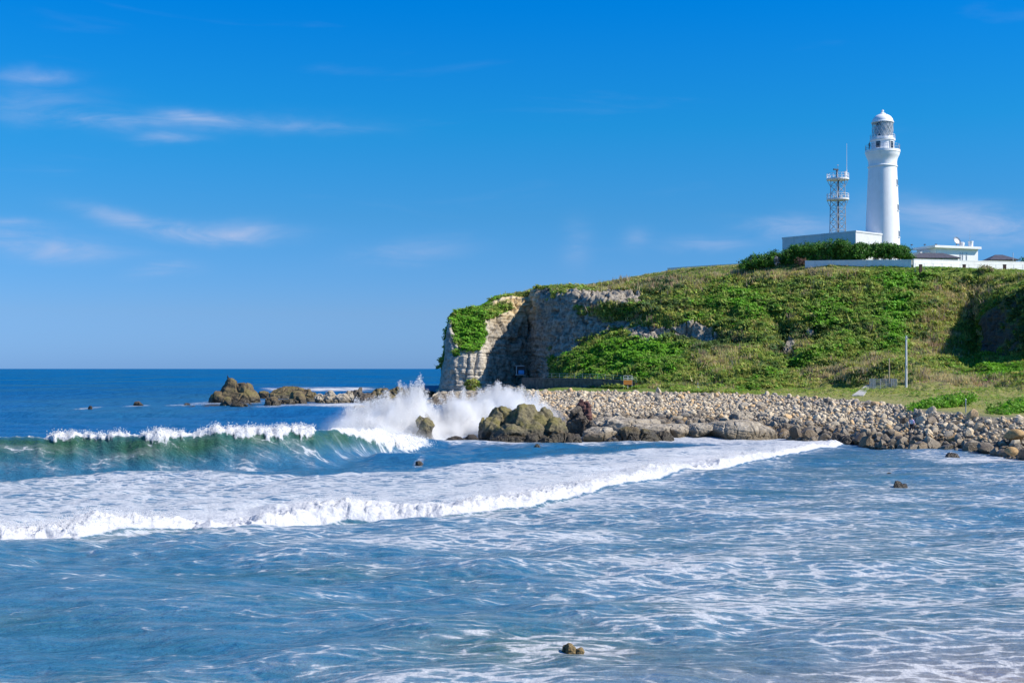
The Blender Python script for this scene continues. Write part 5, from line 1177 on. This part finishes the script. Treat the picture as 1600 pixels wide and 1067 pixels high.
def build_trees():
    rng = np.random.RandomState(91)
    # crown top row, crown half width px, crown bottom row, distance
    rows = [(1177, 401, 22, 413, 284), (1198, 395, 25, 413, 283), (1221, 388, 27, 412, 282.5), (1244, 384, 27, 411, 281), (1266, 379, 27, 410, 280), (1288, 373.5, 27, 409, 279), (1309, 372.5, 26, 408, 278),
            (1330, 374.5, 25, 406, 277), (1350, 378.5, 23, 403, 277), (1370, 378.5, 23, 403, 277.5), (1390, 379, 22, 403, 277.5), (1406, 385, 17, 404, 276)]
    for i, (px, pt_, w, pb, D) in enumerate(rows):
        k = D/F; X = (px-CX)*k; zt = CAMZ+(HY-pt_)*k; zc = CAMZ+(HY-pb)*k; zg = 28.4 if px > 1200 else 29.0; W = w*k*1.08
        lab = ('%s pine of the windswept row in front of the lighthouse' % ORD[i]) if i in (0, 11) else '%s pine from the left in the windswept row before the lighthouse' % ORD[i]
        t = thing('pine_tree', lab, 'tree', (X, D, zg-.6), 0, 'windswept pines before the lighthouse')
        H = zt-zg+.6; hb = zc-zg+.6; b = MB(); p = Vector((0, 0, 0)); top = Vector((-.5+rng.normal()*.4, rng.normal()*.3, hb+(H-hb)*.6)); m = (p+top)/2+Vector((rng.normal()*.35, rng.normal()*.3, 0))
        b.rod(p, m, .22, .17, 7); b.rod(m, top, .17, .07, 7)
        for q in range(6):
            s0 = m+(top-m)*rng.uniform(-.3, .8); aa = rng.uniform(0, 6.28); b.rod(s0, s0+Vector((math.cos(aa)*W*.75, math.sin(aa)*W*.6, rng.uniform(.3, 1.3))), .08, .03, 5)
        b.build('trunk', M['bark'], t)
        hb = max(.6, hb-(1.0 if i < 7 else .3)); hh = (H-hb)/2; bl = [(rng.normal()*W*.2, rng.normal()*.5, hb+hh, W*.8, 1.9, hh*.9)]
        for q in range(12): bl.append((rng.uniform(-.8, .8)*W, rng.normal()*.8, hb+hh+rng.uniform(-.75, .62)*hh, W*.42, 1.2, hh*.4))
        V, f, c = foliage(rng, bl, 8000, .125, PINE); me = new_mesh('crown', V, f); attr_c(me, 'col', c); obj('crown', me, M['needle'], t)
    def bush(name, label, cat, base, blobs, n, leaf, cols, group=None):
        t = thing(name, label, cat, base, 0, group); V, f, c = foliage(rng, blobs, n, leaf, cols); me = new_mesh('foliage', V, f); attr_c(me, 'col', c); obj('foliage', me, M['leaf'], t)
        b = MB()
        for q in range(7):
            aa = rng.uniform(0, 6.28); bb = blobs[rng.randint(len(blobs))]; b.rod((bb[0]*.4, bb[1]*.4, -.4), (bb[0]+math.cos(aa)*bb[3]*.5, bb[1]+math.sin(aa)*bb[4]*.5, bb[2]+bb[5]*.5), .05, .02, 4)
        b.build('stem', M['bark'], t); return t
    gcol = [PAL['green'], PAL['dark'], PAL['bright']]
    bush('tree', 'dark green tree cut by the right edge beside the small house', 'tree', ((1602-CX)/F*305, 305, 28.6), [(0, 0, 2.8, 1.9, 1.6, 2.1), (1.2, .3, 3.2, 1.6, 1.5, 1.8)], 2600, .17, PINE)
    bush('shrub', 'round grey green shrub at the foot of the sunlit wall', 'shrub', tuple(Vector(world(1540, 427, 266))), [(0, 0, .7, 1.6, 1.2, 1.0), (-.7, 0, .5, 1., 1., .7), (.8, 0, .5, .9, .9, .7)], 1500, .13, [PAL['grey'], PAL['green'], PAL['yellow']])
    bush('dry_shrub', 'leafless pinkish brown shrub below the pine row', 'shrub', tuple(Vector(world(1251, 413, 278))), [(0, 0, .6, 1.5, .9, .9), (.9, 0, .4, .9, .7, .7)], 1100, .07, [(.30, .17, .13), (.36, .23, .17), (.24, .15, .11)])
    bush('dry_shrub', 'pale grey bare shrub at the left end of the pines', 'shrub', tuple(Vector(world(1213, 413, 280))), [(0, 0, .8, .7, .6, 1.1)], 700, .07, [(.48, .46, .46), (.38, .37, .38)])
    # creeper banks at the back of the beach
    def bank(label, pxa, pxb, pya, pyb, D, hpx, n):
        k = D/F; c = world((pxa+pxb)/2, (pya+pyb)/2, D); bl = []
        for q in range(18):
            f = q/17; px = pxa+(pxb-pxa)*f; py = pya+(pyb-pya)*f; p = world(px, py, D+(f-.5)*5); e = math.sin(math.pi*min(max(f, .12), .9))
            bl.append((p.x-c.x, p.y-c.y+rng.normal()*1.0, p.z-c.z, 1.0+rng.rand()*.5, 1.6, hpx*k*(.35+.4*e)))
        t = bush('creeper_bank', label, 'shrub', tuple(c), bl, n, .12, [PAL['bright'], PAL['bright'], PAL['green'], (.16, .34, .03)], 'creeper banks behind the beach')
        return t
    bank('bright green creeper bank at the back edge of the boulder beach', 1436, 1508, 638, 622, 134, 10, 9000)
    bank('bright green creeper bank behind the beach cut by the right edge', 1556, 1640, 648, 626, 122, 16, 9000)
build_trees()

# ------------------------------------------------------------------ things along the foot of the slope
def build_shore_things():
    # sea wall under the cliff
    t0 = world(832, 606, 266); t = thing('sea_wall', 'dark old stone sea wall along the foot of the cliff', 'wall', tuple(t0)); rng = np.random.RandomState(3)
    rows = [(815, 592, 612, 275), (850, 592, 611, 266), (890, 592, 610, 261), (930, 593, 609, 255), (965, 595, 609, 250), (992, 598, 609, 246.5)]
    b = MB(); cp = MB()
    for (a, ta, ba, Da), (c, tb, bb, Db) in zip(rows[:-1], rows[1:]):
        p, q, r, s = world(a, ba, Da)-t0, world(c, bb, Db)-t0, world(a, ta, Da)-t0, world(c, tb, Db)-t0
        bk = Vector((.1, 1.2, 0)); dn = Vector((0, 0, -1.5))
        b.add([p+dn, q+dn, s, r, p+dn+bk, q+dn+bk, s+bk, r+bk], [(0, 1, 2, 3), (5, 4, 7, 6), (3, 2, 6, 7), (0, 4, 5, 1), (0, 3, 7, 4), (1, 5, 6, 2)])
        up = Vector((0, 0, .18)); fw = Vector((0, -.08, .004)); cp.add([r+fw, s+fw, s+up, r+up, r+bk, s+bk, s+bk+up, r+bk+up], [(0, 1, 2, 3), (5, 4, 7, 6), (3, 2, 6, 7), (0, 3, 7, 4), (1, 5, 6, 2), (0, 4, 5, 1)])
    b.build('wall_face', M['concrete_dark'], t); cp.build('coping', M['concrete_dark'], t)
    f = thing('handrail', 'thin grey handrail along the walkway above the sea wall', 'railing', tuple(world(850, 592, 266)))
    o = f.location; prev = None
    for px in range(850, 1000, 12):
        D = np.interp(px, [r[0] for r in rows], [r[3] for r in rows]); py = np.interp(px, [r[0] for r in rows], [r[1] for r in rows]); p = world(px, py, D+.4)-o; MB().rod(p, p+Vector((0, 0, 1.1)), .035, n=4).build('rail_post', M['steel'], f)
        if prev is not None:
            w = MB()
            for h in (.6, 1.08): w.rod(prev+Vector((0, 0, h)), p+Vector((0, 0, h)), .025, n=4)
            w.build('rail', M['steel'], f)
        prev = p
    # kiosk in the mouth of the gully
    p = world(812, 585, 300); t = thing('hut', 'small grey and blue hut in the shade of the cliff gully', 'hut', tuple(p)); k = 300/F
    MB().box((-.75, 0, .95), (.12, 1.5, 1.9)).build('post_panel', M['offwhite'], t); MB().box((.35, .6, .9), (1.9, .1, 1.8)).build('back_panel', M['steel_dark'], t)
    MB().box((.35, -.1, .55), (1.3, 1.2, .9)).build('blue_cover', M['blue'], t); MB().box((.1, 0, 2.0), (2.3, 1.8, .14)).build('roof', M['steel'], t); MB().box((.1, 0, -.1), (2.2, 1.7, .2)).build('floor_slab', M['concrete'], t)
    p.z
    # orange notice board with a rail over it
    p = world(981, 601, 246); k = 246/F; t = thing('notice_board', 'orange notice board with grey rails above it', 'sign', tuple(p))
    MB().box((0, 0, 3.6*k), (13.5*k, .08, 7.2*k)).build('board', M['orange'], t)
    r = MB()
    for z in (8, 10.5, 14): r.rod((-6.8*k, 0, z*k), (6.8*k, 0, z*k), .035, n=5)
    r.rod((6*k, 0, 9.5*k), (10*k, 0, 9.5*k), .04, n=5); r.build('rail', M['steel_white'], t)
    for sx in (-6.6, 0, 6.6): MB().rod((sx*k, .05, -1.), (sx*k, .05, 14.2*k), .045, n=5).build('post', M['steel_white'], t)
    p = world(1089.5, 612, 232); k = 232/F; t = thing('sign', 'small white sign on a post at the slope foot', 'sign', tuple(p)); MB().box((0, 0, 4*k), (8*k, .07, 7.5*k)).build('panel', M['white'], t); MB().rod((1*k, .06, -.8), (1*k, .06, 15*k), .05, n=5).build('post', M['steel'], t)
    # poles
    def pole(name, label, px, pyt, pyb, D, r, mat, cross=False):
        p = world(px, pyb, D); h = (pyb-pyt)/F*D; t = thing(name, label, 'pole', tuple(p)); MB().rod((0, 0, -1), (0, 0, h), r, r*.72, 10).build('shaft', mat, t, True)
        b = MB(); b.rod((0, 0, h), (0, 0, h+.06), r*.85, r*.3, 8); b.build('cap', M['steel'], t)
        if cross: b = MB(); b.box((0, -r, h-.35), (.5, .08, .1)); b.rod((0, -r, h*.4), (0, -r*1.2, h*.45), .08, n=5); b.build('bracket', M['steel'], t)
    pole('utility_pole', 'tall pale grey utility pole at the slope foot', 1416, 525, 609, 205, .19, M['offwhite'], True)
    pole('short_pole', 'shorter brownish pole inside the small fenced plot', 1389.5, 561, 608, 207, .12, M['wood_pale'])
    pole('marker_pole', 'thin grey marker post behind the right boulders', 1509, 624, 648, 122, .06, M['steel'])
    # fenced plot
    pc = world(1380, 610, 206); k = 206/F; t = thing('fence_plot', 'small wire fence enclosure round the shorter pole', 'fence', tuple(pc)); w2, dp, h = 17*k, 3.0, 1.9
    cs = [(-w2, -dp/2), (w2, -dp/2), (w2, dp/2), (-w2, dp/2)]
    for i in range(4):
        (x0, y0), (x1, y1) = cs[i], cs[(i+1) % 4]; n = 4 if i % 2 == 0 else 3
        for q in range(n): f_ = q/n; MB().rod((x0+(x1-x0)*f_, y0+(y1-y0)*f_, -.5), (x0+(x1-x0)*f_, y0+(y1-y0)*f_, h), .04, n=5).build('fence_post', M['steel'], t)
        b = MB()
        for z in np.linspace(.2, h-.05, 6): b.rod((x0, y0, z), (x1, y1, z), .015, n=4)
        for q in range(22): f_ = q/22; b.rod((x0+(x1-x0)*f_, y0+(y1-y0)*f_, 0), (x0+(x1-x0)*f_, y0+(y1-y0)*f_, h), .012, n=4)
        b.build('wire_mesh', M['steel'], t)
    b = MB(); b.box((w2*.55, 0, .55), (.7, .6, 1.1)); b.build('cabinet', M['wood_pale'], t)
    # concrete path running down to the beach
    ctr = [(1341, 619, 9), (1345, 616, 8), (1349, 612, 7), (1353, 607.5, 6), (1358, 603, 4.5), (1363, 600, 3)]
    V = []
    for px, py, w in ctr:
        i = int(np.argmin(np.abs(LD['PX'][:, 0]-px))); cand = LD['P'][i]; rowpy = HY+(CAMZ-cand[:, 2])/cand[:, 1]*F
        sel = np.where((LD['T'][i] > 1.95) & (LD['T'][i] < 3.6))[0]; j = sel[np.argmin(np.abs(rowpy[sel]-py))]; P = cand[j]
        for sg in (-1, 1): V.append((P[0]+sg*w/F*P[1], P[1], P[2]+.16)); V.append((P[0]+sg*w/F*P[1], P[1], P[2]-.3))
    n = len(ctr); Fc = []
    for i in range(n-1): a, b_ = i*4, i*4+4; Fc += [(a, a+2, b_+2, b_), (a+1, a, b_, b_+1), (a+2, a+3, b_+3, b_+2)]
    Fc += [(0, 1, 3, 2)]
    o = obj('path', new_mesh('path', V, Fc), M['concrete']); tag(o, 'short concrete path running from the slope to the beach', None, kind='structure')
    # cormorant on the stack
    p = at_z(351, 630); b = MB(); k = p.y/F; z = 37.5*k
    t = thing('bird', 'dark seabird perched on the tip of the sea stack', 'bird', (p.x, p.y+3.0, z)); V, f = ico(2)
    b.add(V*np.array([.16, .34, .17])+np.array([0, 0, .34])+np.stack([V[:, 0]*0, V[:, 1]*0, V[:, 1]*-.2], -1), f.tolist()); b.rod((0, -.22, .42), (0, -.3, .75), .075, .055, 8); b.add(V*np.array([.065, .1, .07])+np.array([0, -.34, .78]), f.tolist()); b.rod((0, -.4, .78), (0, -.58, .76), .03, .008, 6); b.rod((0, .25, .25), (0, .55, .08), .08, .03, 6)
    for sx in (-.07, .07): b.rod((sx, 0, .22), (sx, 0, -.25), .02, n=5)
    b.build('body', M['feather'], t, True)
build_shore_things()
